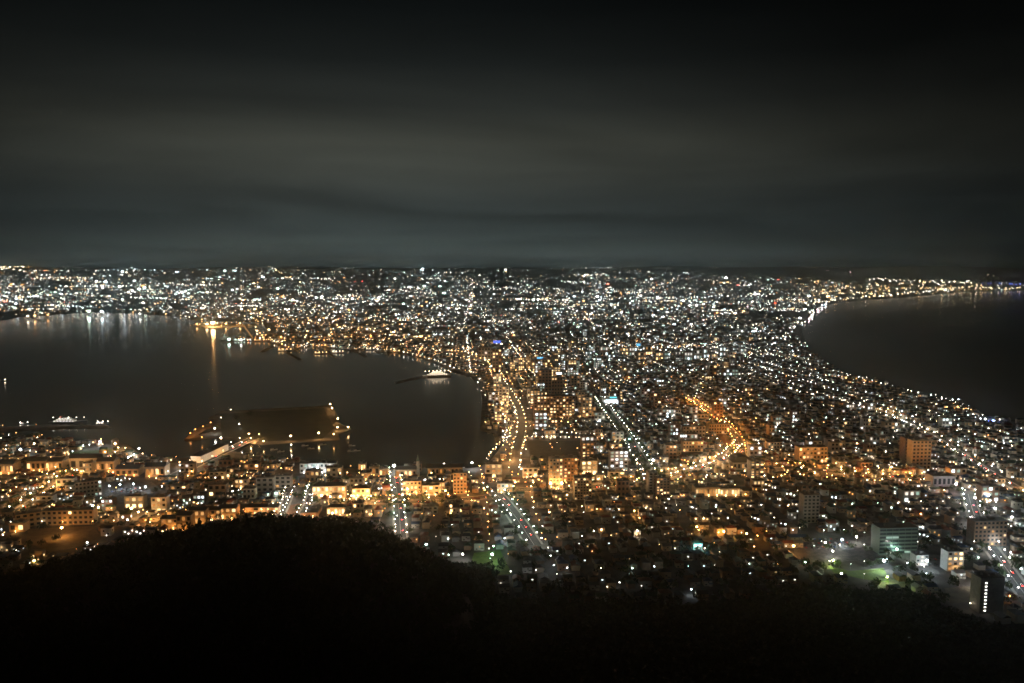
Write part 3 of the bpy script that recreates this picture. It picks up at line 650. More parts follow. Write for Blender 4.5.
patch('parking', [(525, 441), (583, 441), (577, 458), (519, 458)], M_asph)
patch('lot', [(104, 483), (150, 480), (166, 494), (128, 503), (92, 503)], M_lot)
patch('green_tinted_quay', [(70, 452), (112, 449), (112, 452), (70, 456)], M_greenlight)
patch('lot', [(800, 543), (870, 536), (884, 560), (812, 562)], M_lot)
patch('lot', [(905, 552), (948, 556), (946, 575), (910, 572)], M_lot)
patch('orange_glow_paving', [(714, 417), (730, 421), (743, 436), (743, 449), (728, 447), (716, 434)], M_brick)  # outline takes the shape of the strongest orange street glow
ip = [tuple(flat(*q)) for q in [(220, 414), (324, 408), (334, 428), (322, 439), (264, 441.5), (222, 436)]]
mb = MB(); mb.poly(ip, 2.2, 2.62); tag(link('island_field', mb.mesh('island_field', M_islg)), kind='structure')
for a, b_ in zip(range(0, 130, 9), range(0, 130, 9)):
    for q in range(5): p_ = flat(215 + a, 410 + q * 8); reserve(p_[0], p_[1], 26)

# floodlights and quay lamps put down one by one
def spot(label, px, py, pal, r=1.2, s=60, h=10, z=2.5):
    p = at(px, py) if py <= 352 else np.append(flat(px, py, z), z)
    street_lamp(p[0], p[1], p[2], pal, r, s, label, h, random.uniform(0, 6), 'quay lamps and floodlights', 'floodlight')
SP = [('added teal lamp before the cyan-lit chapel', 695, 552, 'cyan', 1.1, 70), ('second added teal lamp right of the cyan-lit chapel', 701, 552, 'cyan', 1.0, 60), ('brightest white floodlight on the left docks', 21, 456, 'cool', 2.4, 60), ('tall orange dock lamp right of the brightest left floodlight', 34, 450, 'gold', 1.5, 60), ('greenish quay lamp above the green quay strip', 83, 450, 'mint', 1.2, 60), ('big white quay lamp over the green strip', 100, 448, 'cool', 1.9, 70),  # both chapel lamps are added to throw teal light on its front
      ('big golden quay lamp at the dock corner', 116, 450, 'gold', 1.8, 70), ('white lamp, lowest of three on the slanting quay', 128, 462, 'white', 1.3, 60), ('white lamp, middle of three on the slanting quay', 134, 459, 'white', 1.3, 60), ('white lamp, highest of three on the slanting quay', 139, 455, 'white', 1.5, 60),
      ('golden lamp at the top corner of the island pier', 330, 409, 'gold', 1.6, 50), ('second golden lamp down the island pier', 332, 413, 'gold', 1.5, 50), ('twin golden lamp in the middle of the island pier', 338, 424, 'gold', 1.5, 50), ('lower golden lamp of the island pier', 338, 431, 'gold', 1.4, 40), ('golden lamp at the tip of the island pier', 348, 431, 'gold', 1.4, 40),
      ('golden lamp left on the island front, by the quay wall', 319, 439, 'gold', 1.7, 50), ('golden lamp right on the island front', 334, 440, 'orange', 1.5, 40), ('golden lamp at the middle of the island front', 291, 442, 'gold', 1.5, 50), ('small white lamp below the middle of the island front', 291, 449, 'white', 1., 40), ('golden lamp left of the middle of the island front', 264, 445, 'gold', 1.2, 40),
      ('white lamp at the island corner above the causeway end', 215, 434, 'white', 1.7, 60), ('golden lamp where the causeway reaches the island', 221, 444, 'warm', 1.9, 60), ('small white lamp in the dark island field', 239, 428, 'white', 1.2, 30), ('dim lamp at the far corner of the island', 231, 413, 'warm', .8, 16), ('dim lamp on the far left shore of the island', 221, 421, 'warm', .9, 18),
      ('orange lamp, first along the island jetty', 190, 437, 'sodium', 1.3, 26), ('orange lamp, second along the island jetty', 196, 433, 'sodium', 1.3, 26), ('orange lamp, third along the island jetty', 203, 430, 'sodium', 1.2, 26), ('orange lamp, fourth along the island jetty', 211, 426, 'sodium', 1.2, 26), ('orange lamp on the inner island jetty', 202, 441, 'sodium', 1.3, 24),
      ('white double lamp at the head of the straight pier street', 394, 473, 'white', 2.6, 60), ('white quay lamp right of the steeple', 444, 471, 'white', 1.9, 70), ('white quay lamp before the curved waterfront', 472, 470, 'cool', 1.7, 70), ('lamp by the white-lit boats right of the steeple', 455, 471, 'white', 1.4, 50),
      ('golden floodlight at the left foot of the ribbed tower', 550, 491, 'gold', 2.0, 60), ('golden floodlight at the right foot of the ribbed tower', 562, 491, 'gold', 2.0, 60), ('white lamp left of the ribbed tower', 535, 476, 'cool', 1.5, 60),
      ('white floodlight before the bright pillared hall', 425, 488, 'cool', 1.7, 60), ('golden floodlight at the orange bank building', 408, 497, 'gold', 1.6, 50), ('orange floodlight by the pillared hall', 446, 496, 'orange', 1.4, 50),
      ('golden floodlight before the long golden-faced hall', 321, 501, 'gold', 1.4, 60), ('second golden floodlight before the long golden-faced hall', 331, 502, 'gold', 1.2, 50), ('third golden floodlight before the long golden-faced hall', 341, 502, 'gold', 1.2, 50), ('golden floodlight before the hipped golden house', 333, 519, 'gold', 1.3, 60), ('orange floodlight before the cream building with golden windows', 354, 501, 'orange', 1.2, 40),
      ('orange lamp in the school yard', 62, 537, 'orange', 1.6, 60), ('orange lamp above the long school wing', 93, 514, 'gold', 1.5, 60), ('golden lamp right of the long school wing', 99, 516, 'gold', 1.5, 50), ('golden floodlight over the depot behind the ridge', 131, 517, 'gold', 1.7, 70), ('second golden floodlight over the depot', 138, 518, 'gold', 1.2, 40), ('orange lamp in the houses at the far left bottom', 34, 568, 'orange', 1.4, 50),
      ('small white lamp on the lower left hillside', 88, 549, 'white', 1., 50), ('green lamp in the middle of the green court', 492, 565, 'mint', 1.5, 60), ('green lamp at the far side of the green court', 494, 553, 'green', 1.0, 30), ('mint lamp left of the green court', 462, 561, 'white', 1.2, 50), ('mint lamp at the lower left of the court', 427, 551, 'mint', 1.2, 60), ('teal lamp at the centre of the boulevard junction', 630, 443, 'teal', 1.4, 60),
      ('white lamp pair beside the boulevard foot', 653, 467, 'white', 2.2, 50), ('brilliant white floodlight above the hillside field', 884, 571, 'cool', 1.9, 90), ('lime floodlight on the left of the hillside field', 832, 567, 'lime', 1.3, 170), ('lime floodlight below the hillside field', 886, 584, 'lime', 1.1, 150), ('small bright lamp in the dark slope below the field', 842, 581, 'white', 1.2, 40),
      ('white floodlight beside the sandy yard', 976, 588, 'white', 1.5, 90), ('orange lamp at the hill foot near the twin dark roofs', 550, 518, 'orange', 1.2, 50), ('orange lamp on the dark hillside above the chapel', 696, 533, 'orange', 1.3, 50), ('orange lamp left of the lower lots', 602, 536, 'orange', 1.1, 50), ('warm lamp on the dark hillside', 638, 537, 'warm', 1.1, 50),
      ('orange lamp right of the chapel', 724, 538, 'orange', 1.4, 50), ('orange lamp beside the red-lit roofs', 746, 540, 'orange', 1.3, 50), ('orange floodlight left of the floodlit lots', 794, 556, 'orange', 1.6, 50), ('white floodlight on the car lot', 826, 549, 'white', 1.4, 60), ('second white floodlight on the car lot', 841, 546, 'cool', 1.3, 60), ('third white floodlight on the car lot', 856, 543, 'white', 1.3, 60),
      ('fourth white floodlight on the car lot', 832, 558, 'white', 1.3, 60), ('white floodlight left of the small clinic', 926, 571, 'cool', 1.5, 60), ('white floodlight on the lot before the banded office', 912, 562, 'white', 1.3, 30), ('white floodlight at the street corner below the banded office', 896, 556, 'mint', 1.4, 60), ('white floodlight in the yards at the left', 120, 490, 'cool', 1.3, 60), ('second white floodlight in the yards at the left', 134, 489, 'cool', 1.3, 60),
      ('third white floodlight in the yards at the left', 145, 492, 'cool', 1.3, 50), ('fourth white floodlight in the yards at the left', 110, 491, 'cool', 1.1, 50), ('mint floodlight in the yards right of the left lots', 245, 498, 'mint', 1.2, 50), ('white floodlight beside the dark harbour block', 276, 499, 'mint', 1.4, 50), ('golden floodlight by the stepped grey block', 285, 485, 'gold', 1.6, 60), ('orange floodlight over the quay sheds', 243, 481, 'orange', 1.3, 60),
      ('white lamp on the quay building by the small boats', 317, 475, 'cool', 2.2, 50), ('pink lamp on the right-hand roundabout', 955, 492, 'pink', 1.7, 60), ('mint floodlight in the right-hand yard', 977, 497, 'mint', 2., 60), ('white floodlight in the lower right-hand yard', 988, 503, 'white', 1.7, 60), ('white floodlight left of the right-hand yard', 974, 506, 'white', 1.5, 60), ('white lamp above the lower right houses', 995, 514, 'white', 1.4, 60), ('white lamp between the lower right houses', 1011, 526, 'white', 1.5, 60)]
for lb, px, py, pal, r, s in SP: spot(lb, px, py, pal, round(r * .85, 1), s * 2.6, 12 if r > 1.4 else 8)
BASE_LAMPS = LAMP_N[0]

# rows of lamps and far avenues: beyond the countable near ones
def row(pxs, n, pals, r, s, jx=.8, jy=.5, h=8):
    P = np.array([at(*p) for p in pxs]); seg = np.hypot(*(P[1:, :2] - P[:-1, :2]).T); cum = np.concatenate([[0], np.cumsum(seg)])
    pxn = np.array(pxs, float); sp_ = np.hypot(*(pxn[1:] - pxn[:-1]).T); cp = np.concatenate([[0], np.cumsum(sp_)])
    for u in np.linspace(0, cp[-1], n):
        a = np.interp(u, cp, pxn[:, 0]) + random.gauss(0, jx); b_ = np.interp(u, cp, pxn[:, 1]) + random.gauss(0, jy)
        p = at(a, b_); sc = math.hypot(p[0], p[1]) / F
        EXTRA.append((p[0], p[1], p[2], random.choice(pals), r * sc * random.uniform(.5, .95), s * math.exp(random.gauss(0, .7)), h))
for pl_, k in [([(345, 505), (400, 499), (500, 495)], 22), ([(0, 500), (60, 476), (150, 472)], 26), ([(514, 480), (560, 478), (640, 476)], 22), ([(660, 486), (730, 478), (760, 470)], 18), ([(775, 478), (850, 481), (935, 484)], 26), ([(775, 462), (830, 466), (905, 474)], 18), ([(150, 520), (280, 508)], 16), ([(190, 478), (300, 474), (380, 482)], 18), ([(690, 402), (716, 418), (734, 436)], 16), ([(600, 505), (680, 500)], 10), ([(380, 486), (500, 482)], 18), ([(500, 470), (508, 450), (525, 446)], 14)]:
    row(pl_, k, ['gold', 'gold', 'orange', 'sodium'], .42, 60, 2.5, 2.2)
row([(528, 440), (602, 442)], 17, ['white', 'warm'], .42, 22, .6, .2)
row([(552, 436), (604, 438)], 12, ['white', 'warm'], .42, 18, .8, .3)
row([(378, 348), (405, 354), (432, 361), (458, 371)], 20, ['warm', 'gold', 'white'], .42, 26, .5, .2)
row([(472, 281), (471, 300), (466, 318), (462, 336)], 34, ['pink', 'white', 'warm'], .42, 14, .8, .8)
row([(541, 294), (556, 302), (572, 310), (600, 328)], 30, ['gold', 'warm', 'pink'], .4, 12, 1, .7)
row([(682, 332), (700, 322), (722, 315), (746, 308)], 24, ['white', 'warm', 'pink'], .42, 12, .9, .5)
row([(762, 354), (780, 340), (792, 331), (806, 322), (816, 310), (826, 304)], 46, ['pink', 'white', 'warm', 'cool'], .55, 14, 1.6, 1.2)
row([(806, 305), (834, 300), (868, 297.5), (905, 294), (945, 289.5)], 50, ['gold', 'warm', 'white'], .5, 14, 1.5, .8)
row([(930, 289), (962, 288), (1024, 288.5)], 26, ['gold', 'warm'], .42, 12, 1, .5)
row([(870, 279), (900, 280.5), (930, 282.5), (974, 282.5)], 34, ['gold', 'warm', 'white'], .42, 14, 2, .7)
row([(830, 288), (870, 286), (930, 286), (975, 286)], 60, ['gold', 'warm', 'orange', 'white'], .42, 12, 5, 2.6)
row([(815, 292), (850, 292), (890, 291)], 30, ['gold', 'warm', 'gold'], .42, 14, 4, 2.5)
row([(975, 287), (1024, 287)], 14, ['warm', 'white'], .33, 8, 2, 1)
row([(985, 283.5), (1024, 284.5)], 12, ['blue', 'blue', 'white'], .36, 5, 1, .6)
row([(262, 265), (272, 268), (284, 276), (292, 279)], 16, ['white', 'gold'], .45, 12, .5, .4)
row([(170, 300), (205, 300)], 8, ['orange', 'gold'], .4, 8); row([(255, 322), (290, 320), (340, 327), (395, 335)], 46, ['gold', 'orange', 'warm'], .42, 26, 1.5, 1)
row([(275, 340), (310, 338), (345, 336), (400, 341)], 46, ['gold', 'orange', 'sodium'], .42, 36, 3, 2.5)
row([(282, 347), (330, 347), (372, 348)], 26, ['gold', 'orange', 'white'], .4, 30, 2, 1)
row([(252, 330), (268, 336), (280, 343)], 12, ['gold', 'orange', 'warm'], .4, 30, 2, 1.5)
row([(400, 345), (440, 353), (470, 362)], 22, ['gold', 'warm'], .42, 14, 1, .8)
row([(440, 345), (464, 349), (478, 356), (480, 362)], 18, ['warm', 'white'], .3, 10, .3, .2)
row([(428, 340), (450, 345), (474, 350)], 10, ['mint', 'white'], .35, 10, 1, .5)
row([(200, 325.5), (250, 322.5)], 12, ['gold', 'orange'], .4, 16, .6, .2)
row([(822, 377), (850, 381), (872, 384)], 16, ['sodium', 'orange', 'gold'], .5, 16, .8, .5)
row([(938, 410), (955, 411), (972, 413)], 12, ['sodium', 'orange', 'gold'], .6, 16, .8, .6)
row([(975, 421), (994, 425)], 5, ['cool', 'blue', 'cool'], .9, 20, .6, .5)
row([(920, 395), (946, 401), (958, 404)], 8, ['cool', 'white'], .6, 10, 1, .6)
row([(700, 360), (740, 374), (780, 388), (800, 394), (830, 400), (870, 408)], 44, ['warm', 'gold', 'white'], .45, 18, 1.5, .8)
row([(608, 347), (650, 349), (700, 350)], 40, ['white', 'warm', 'cool'], .5, 16, 2, 3)
row([(655, 345), (700, 355)], 30, ['white', 'cool', 'white'], .55, 16, 5, 2.5)
row([(560, 400), (580, 385), (600, 375)], 12, ['pink', 'warm', 'gold'], .4, 16, 1.5, 1)
row([(500, 397), (508, 416), (506, 436), (497, 452), (487, 464)], 20, ['gold', 'warm', 'white'], .42, 26, 1.5, 1)
row([(487, 463), (494, 452), (501, 444), (510, 440)], 9, ['white', 'gold'], .5, 30, .7, .5)
row([(506, 440), (512, 420), (512, 405), (526, 410)], 30, ['warm', 'white', 'gold'], .45, 22, 3, 3)
row([(476, 362), (478, 380), (482, 398)], 10, ['gold', 'white'], .4, 18, 2, 1)
row([(760, 400), (770, 425), (790, 445), (800, 462)], 16, ['mint', 'cool', 'white'], .4, 18, 1, 1)
row([(690, 375), (700, 395)], 4, ['warm'], .4, 14); row([(640, 380), (655, 398), (672, 404)], 12, ['orange', 'gold', 'pink'], .35, 14, 2, 1)
row([(190, 327), (250, 326)], 10, ['orange'], .3, 12, 1, .2)
for a, b_, k, w_, pl_ in [(66, 258, 5, 5, 'white'), (132, 253.5, 5, 5, 'cool'), (232, 261.5, 10, 16, 'warm'), (187, 260, 2, 4, 'white'), (362, 261, 10, 30, 'white'), (382, 260, 5, 8, 'white'), (440, 261, 8, 14, 'warm'), (484, 257, 5, 5, 'warm'), (510, 262, 5, 10, 'cool'), (575, 264, 10, 24, 'white'), (605, 266, 14, 22, 'white'), (715, 265, 8, 24, 'warm'), (758, 264, 3, 20, 'white'), (693, 262, 1, 1, 'orange'), (741, 262, 1, 1, 'white'), (830, 268, 2, 8, 'pink'), (856, 269, 2, 12, 'pink'), (990, 275, 3, 6, 'warm'), (28, 264, 10, 22, 'orange')]:
    row([(a - w_ / 2, b_ + 2), (a + w_ / 2, b_ + 2)], max(1, k * 2 // 3), [pl_], .3, 7, 1.2, 1.3)
for a, b_, w_, k, pl_ in [(15, 267, 34, 16, ['orange', 'warm']), (60, 279, 56, 22, ['orange', 'warm', 'white']), (125, 271, 60, 14, ['white', 'cool']), (100, 287, 80, 20, ['white', 'cool']), (150, 298.5, 34, 22, ['white', 'mint']), (80, 307, 30, 12, ['mint', 'cool']), (245, 307, 30, 20, ['white']), (350, 296.5, 22, 14, ['white', 'warm']), (322, 279, 24, 12, ['white']), (345, 282, 30, 10, ['red', 'orange']),
    (430, 279, 18, 10, ['white']), (415, 288, 26, 10, ['white', 'mint']), (592, 276, 28, 14, ['warm', 'white']), (590, 306, 56, 26, ['warm', 'gold', 'white']), (575, 282, 24, 12, ['mint', 'white']), (650, 299, 50, 18, ['white', 'cool']), (700, 298, 40, 12, ['cool']), (720, 311, 20, 14, ['white']), (720, 283, 16, 9, ['warm', 'orange']), (530, 300, 34, 18, ['gold', 'warm']), (500, 322, 26, 14, ['white', 'warm']), (505, 290, 30, 10, ['white']),
    (440, 336, 16, 9, ['white', 'cool']), (300, 310, 50, 14, ['white', 'warm']), (740, 296, 50, 12, ['cool', 'white']), (792, 300, 30, 14, ['white', 'warm']), (795, 311, 36, 22, ['cool', 'white']), (760, 330, 14, 6, ['cool']), (690, 340, 40, 12, ['white', 'warm']), (735, 337, 20, 8, ['white']), (555, 335, 10, 5, ['white']), (20, 297, 40, 10, ['cool', 'white']), (190, 285, 60, 16, ['white', 'cool'])]:
    row([(a - w_ / 2, b_), (a + w_ / 2, b_ + random.uniform(-1, 1))], k, pl_, .42, 11, 1.2, .45)
row([(0, 268), (24, 272), (50, 278)], 18, ['orange', 'warm', 'white'], .42, 8, 1.5, 1)
row([(8, 310), (26, 312), (50, 314)], 12, ['orange', 'gold'], .45, 10, 1.5, .8)

# ------------------------------------------------------------------ where lamps are dense and where they are warm (maps over the town)
CX = np.array([0, 128, 256, 384, 512, 640, 768, 896, 1024.])
RY = np.array([262, 275, 290, 305, 330, 350, 380, 400, 425, 450, 475, 500, 525, 550, 570, 600.])
WM = np.array([[.2, .2, .2, .2, .2, .2, .3, .5, .5], [.4, .12, .2, .12, .12, .12, .2, .6, .6], [.2, .12, .15, .15, .12, .12, .2, .8, .6], [.2, .1, .3, .2, .15, .12, .15, .6, .3], [.5, .3, .6, .5, .25, .15, .12, .1, .2], [.5, .5, .8, .7, .5, .25, .1, .1, .2],
               [.5, .5, .6, .6, .75, .3, .12, .1, .1], [.5, .5, .6, .6, .85, .3, .18, .12, .1], [.5, .6, .6, .6, .85, .25, .3, .12, .1], [.7, .8, .8, .8, .9, .4, .4, .15, .15], [.75, .75, .85, .9, .95, .9, .75, .6, .15], [.45, .4, .75, .9, .9, .7, .35, .12, .08], [.8, .9, .85, .7, .65, .55, .35, .1, .06], [.5, .7, .6, .4, .3, .3, .3, .04, .06], [.4, .5, .5, .3, .2, .2, .2, .05, .05], [.3] * 9])
DM = np.array([[.05, .08, .1, .08, .04, .1, .04, .04, .02], [.6, .4, .4, .35, .35, .4, .25, .2, .1], [1, 1, .9, .9, .85, .9, .9, .7, .1], [1, 1, 1, 1, .95, .85, .9, .2, .0], [0, .2, .8, 1, 1, .95, .7, 0, 0], [0, 0, .5, .7, 1, 1, .7, .0, 0], [0, 0, 0, .4, 1, .9, .7, .6, 0], [0, 0, 0, 0, 1, .75, .65, .7, .3],
               [.3, 0, .1, .1, 1, .7, .7, .75, .6], [.8, .7, .4, .6, 1, .75, .75, .7, .7], [.95, .95, 1, 1, 1, 1, .95, .85, .75], [.85, .9, 1, .95, .9, .75, .65, .65, .7], [.7, .6, .6, .85, .85, .75, .8, .8, .85], [.4, .35, .3, .75, .7, .65, .75, 1, .85], [.2, .15, .1, .55, .45, .5, .5, .7, .75], [0, 0, 0, 0, .2, .3, .25, .3, .5]])
def bil(Mp, px, py):
    px = np.clip(np.asarray(px, float), 0, 1023.9); py = np.clip(np.asarray(py, float), RY[0], RY[-1] - .01)
    j = px / 128; j0 = np.minimum(j.astype(int), 7); fj = j - j0; i0 = np.clip(np.searchsorted(RY, py, 'right') - 1, 0, len(RY) - 2); fi = (py - RY[i0]) / (RY[i0 + 1] - RY[i0])
    return (Mp[i0, j0] * (1 - fj) + Mp[i0, j0 + 1] * fj) * (1 - fi) + (Mp[i0 + 1, j0] * (1 - fj) + Mp[i0 + 1, j0 + 1] * fj) * fi
WARM = np.array([PAL[k] for k in ('sodium', 'orange', 'gold', 'gold', 'orange')]); COOL = np.array([PAL[k] for k in ('white', 'cool', 'mint', 'white', 'cool', 'warm')])
def pick_pal(w, n):
    u = R.random(n) < w
    return u

# ------------------------------------------------------------------ houses on the street grid
ca, sa = math.cos(THG), math.sin(THG)
BU, BV = 66., 50.
hx, hy, hb = [], [], []
lx, ly, lm = [], [], []
lrg = random.Random(5); MU = {k: (1.9 if lrg.random() < .3 else (.3 if lrg.random() < .6 else .8)) for k in range(-40, 60)}; MV = {k: (1.9 if lrg.random() < .28 else (.3 if lrg.random() < .6 else .8)) for k in range(0, 90)}
for iu in range(-40, 60):
    for iv in range(8, 78):
        u0, v0 = iu * BU, iv * BV
        cxw, cyw = u0 * ca - v0 * sa, u0 * sa + v0 * ca
        r0 = math.hypot(cxw, cyw)
        if r0 < 690 or r0 > 3700: continue
        px, py = project(cxw, cyw, 2.5)
        if px < -40 or px > 1070 or py < 330: continue
        for du in (-21, -7, 7, 21):
            for dv in (-10, 10):
                if random.random() < .12: continue
                u, v = u0 + du + random.uniform(-1.5, 1.5), v0 + dv + random.uniform(-1.5, 1.5)
                hx.append(u * ca - v * sa); hy.append(u * sa + v * ca)
        for du, dv in ((-33, -12), (-33, 14), (-14, -25), (16, -25)):
            u, v = u0 + du + random.uniform(-3, 3), v0 + dv + random.uniform(-3, 3)
            lx.append(u * ca - v * sa); ly.append(u * sa + v * ca); lm.append(MU[iu] if du == -33 else MV[iv])
hx, hy = np.array(hx), np.array(hy)
_, toe = mount(hx, hy); rr = np.hypot(hx, hy)
park = vnoise(hx, hy, 170, 21)
ok = free(hx, hy, 5) & (coast(hx, hy) > 14) & (mount(hx, hy)[0] < 2.0) & (rr > toe - 5) & (park > .13)
isl = np.maximum(sdf_poly(hx, hy, P_isl), np.maximum(sdf_poly(hx, hy, P_dock), sdf_poly(hx, hy, P_arm))) > -40
ok &= ~isl
pxh, pyh = project(hx, hy, 2.5)
# keep hidden left ground behind the spur empty
silpx = np.array([s_[0] for s_ in sil]); silpy = np.array([s_[1] for s_ in sil])
ok &= pyh < np.interp(pxh, silpx, silpy) + 6
hx, hy, pxh, pyh, rr = hx[ok], hy[ok], pxh[ok], pyh[ok], rr[ok]
n = len(hx); order = np.argsort(rr)
print('houses', n)
hw = R.uniform(8, 13, n); hd = R.uniform(7.5, 10, n); hh = np.where(R.random(n) < .3, R.uniform(7.5, 11, n), R.uniform(5, 6.8, n))
hrot = THG + np.where(R.random(n) < .5, 0, math.pi / 2) + R.normal(0, .03, n)
wcol = R.integers(0, 5, n); rcol = R.choice([0, 0, 0, 1, 2, 3, 4, 4], n)
litp = R.random(n) < (.2 + .45 * bil(DM, pxh, pyh)); warmp = R.random(n) < bil(WM, pxh, pyh) * .7 + .1
NI = 270
ind = order[:NI]; rest = order[NI:]
LMA = np.array([(a, b_) for a, b_, _ in LM]); cnt = {}
near = np.argmin(np.hypot(hx[ind][:, None] - LMA[None, :, 0], hy[ind][:, None] - LMA[None, :, 1]), 1)
dist = np.hypot(hx[ind] - LMA[near, 0], hy[ind] - LMA[near, 1]); rank = np.zeros(NI, int)
for q in set(near):
    k = np.nonzero(near == q)[0]; rank[k[np.argsort(dist[k])]] = np.arange(len(k))
def ordinal(k):
    k += 1
    if k <= 30: return ORD[k - 1]
    suf = 'th' if 10 < k % 100 < 14 else {1: 'st', 2: 'nd', 3: 'rd'}.get(k % 10, 'th'); return f'{k}{suf}'
WG = [glow('gold', 1.6, False), glow('white', 2, False), glow('cool', 2.4, False), glow('orange', 1.2, False)]
for q, k in enumerate(ind):
    v = q % 5; W_, D_, H_ = [(11, 8.5, 5.6), (9, 8, 5.2), (12, 9, 8.4), (10, 9, 6), (8.5, 8, 5.5)][v]
    wc, rc = int(wcol[k]), int(rcol[k])
    lab = f"{WNAME[wc]} house, {RNAME[rc].replace(' ', '-')} {'hipped' if v in (2, 4) else 'gabled'} roof, {ordinal(rank[q])} nearest house to {LM[near[q]][2]}"
    t = thing('house', lab, 'house', (hx[k], hy[k], 2.5), hrot[k], 'small houses of the town below the hill')
    key = ('hwall', v, wc); me = _mc.get(key)
    if me is None: mb = MB(); mb.box(0, 0, -.5, W_, D_, H_ + .5); mb.box(W_ * .28, -D_ / 2 - .8, -.5, 3.2, 1.6, 3.2); me = _mc[key] = mb.mesh('wall', WALLS[wc])
    link('wall', me, t)
    key = ('hroof', v, rc); me = _mc.get(key)
    if me is None:
        mb = MB(); (mb.hip if v in (2, 4) else mb.gable)(0, 0, H_ + .002, W_, D_, 2.4, .55); mb.box(W_ * .28, -D_ / 2 - 1, 2.71, 3.7, 2.0, .25); me = _mc[key] = mb.mesh('roof', ROOFS[rc])
    link('roof', me, t)
    wm = random.choice([WG[0], WG[3]]) if warmp[k] else random.choice([WG[1], WG[2]])
    for wi, (wx, wz) in enumerate(((-W_ * .25, 1.6), (W_ * .05, 4.3))):
        m = wm if litp[k] and wi == q % 2 else M_glass
        link('window', winmesh(1.7, 1.2, m), t, (wx, -D_ / 2 - .05, wz))
        m = wm if litp[k] and wi != q % 2 and q % 3 == 0 else M_glass
        link('window', winmesh(1.7, 1.2, m), t, (W_ / 2 + .05, wx * .5, wz)).rotation_euler = (0, 0, math.pi / 2)
# the other houses, past counting
def house_mb(hip=False):
    mb = MB(); mb.box(0, 0, -.1, 1, 1, 1.1, bottom=False); nw = len(mb.v)
    (mb.hip if hip else mb.gable)(0, 0, 1.001, 1, 1, .38, .06); nr_ = len(mb.v)
    mb.box(-.2, -.5, .55, .16, .02, .2, mat=1); mb.box(.25, -.5, .2, .16, .02, .2, mat=1); mb.box(.5, .1, .5, .02, .18, .2, mat=1); mb.box(-.5, -.1, .5, .02, .18, .2, mat=1)
    return mb, list(range(nw, nr_))
WC = np.array([(.44, .40, .33), (.55, .55, .52), (.30, .30, .30), (.22, .15, .10), (.42, .33, .23)]); RC = np.array([(.05, .05, .055), (.16, .055, .035), (.05, .08, .14), (.05, .09, .07), (.16, .16, .16)])
mb, rv = house_mb(); k = rest
gl = np.where(warmp[k][:, None], WARM[R.integers(0, 5, len(k))], COOL[R.integers(0, 6, len(k))]) * (np.where(litp[k], np.exp(R.normal(.8, .9, len(k))) * np.where((pxh[k] > 640) & (pyh[k] < 470), .55, 1), 0))[:, None]
me = scatter('houses', mb, [M_tint, M_winglow], np.stack([hx[k], hy[k], np.full(len(k), 2.5)], 1), hrot[k], np.stack([hw[k], hd[k], hh[k]], 1), gl, WC[wcol[k]], RC[rcol[k]], rv)
tag(link('more_houses', me), kind='stuff')

# mid-rise blocks among the houses
ZN = [(492, 600, 352, 432, 46), (480, 760, 366, 480, 60), (620, 1010, 400, 505, 34), (20, 480, 470, 515, 26), (300, 520, 330, 352, 8), (560, 800, 335, 370, 20)]
zi = 0; cand = []
for a0, a1, b0, b1, m_ in ZN:
    got = 0
    for _ in range(4000):
        if got >= m_: break
        px, py = random.uniform(a0, a1), random.uniform(b0, b1)
        if 645 < px < 748 and 452 < py < 508 or 618 < px < 665 and 430 < py < 490: continue
        p = at(px, py)
        if coast(np.array([p[0]]), np.array([p[1]]))[0] < 25 or mount(p[:1], p[1:2])[0][0] > 2: continue
        if py > np.interp(px, silpx, silpy) - 8 or not free(p[:1], p[1:2], 8)[0]: continue
        cand.append((px, py, p)); reserve(p[0], p[1], 14); got += 1
near = [int(np.argmin(np.hypot(LMA[:, 0] - p[0], LMA[:, 1] - p[1]))) for _, _, p in cand]
ds = [math.hypot(LMA[near[q], 0] - cand[q][2][0], LMA[near[q], 1] - cand[q][2][1]) for q in range(len(cand))]
for q, (px, py, p) in enumerate(cand):
    rk = sum(1 for z in range(len(cand)) if near[z] == near[q] and ds[z] < ds[q]); d = math.hypot(p[0], p[1]) / F
    wc = random.randrange(5); w_m, h_m = random.uniform(13, 26), random.uniform(12, 30) * ((1.6 if 490 < px < 605 and py < 435 else 1) if py < 440 else .75)
    warm = random.random() < bil(WM, [px], [py])[0]
    block('apartment_building', f"{WNAME[wc]} mid-rise, {'warm' if warm else 'white'} windows, {ordinal(rk)} nearest mid-rise to {LM[near[q]][2]}", 'apartment block', px, py, w_m / d, h_m / d, 13, wc, max(2, int(h_m / 6)), 3, 'w' if warm else 'c', random.choice((.4, .6, .85) if 485 < px < 760 and py < 480 else (.15, .35, .6)), group='mid-rise blocks scattered through the town')

# ------------------------------------------------------------------ grid street lamps
lx, ly, lm = np.array(lx), np.array(ly), np.array(lm); pl, ql = project(lx, ly, 2.5); rl = np.hypot(lx, ly)
A_ = np.array([r_ for r_ in RES])
ok = (coast(lx, ly) > 8) & (mount(lx, ly)[0] < 2.3) & (np.maximum(sdf_poly(lx, ly, P_isl), sdf_poly(lx, ly, P_arm)) < -30) & (ql < np.interp(pl, silpx, silpy) - 2)
ok &= free(lx, ly, -6)
ok &= R.random(len(lx)) < bil(DM, pl, ql) ** 1.2 * 1.1 * lm * np.clip((1500 / rl) ** .35, 0, 1)
lx, ly, pl, ql, rl, lm = lx[ok], ly[ok], pl[ok], ql[ok], rl[ok], lm[ok]
o_ = np.argsort(rl); lx, ly, pl, ql, rl, lm = lx[o_], ly[o_], pl[o_], ql[o_], rl[o_], lm[o_]
print('lamps', len(lx), 'base', BASE_LAMPS)
wn = R.random(len(lx)) < bil(WM, pl, ql)
near = np.argmin(np.hypot(lx[:, None] - LMA[None, :, 0], ly[:, None] - LMA[None, :, 1]), 1)
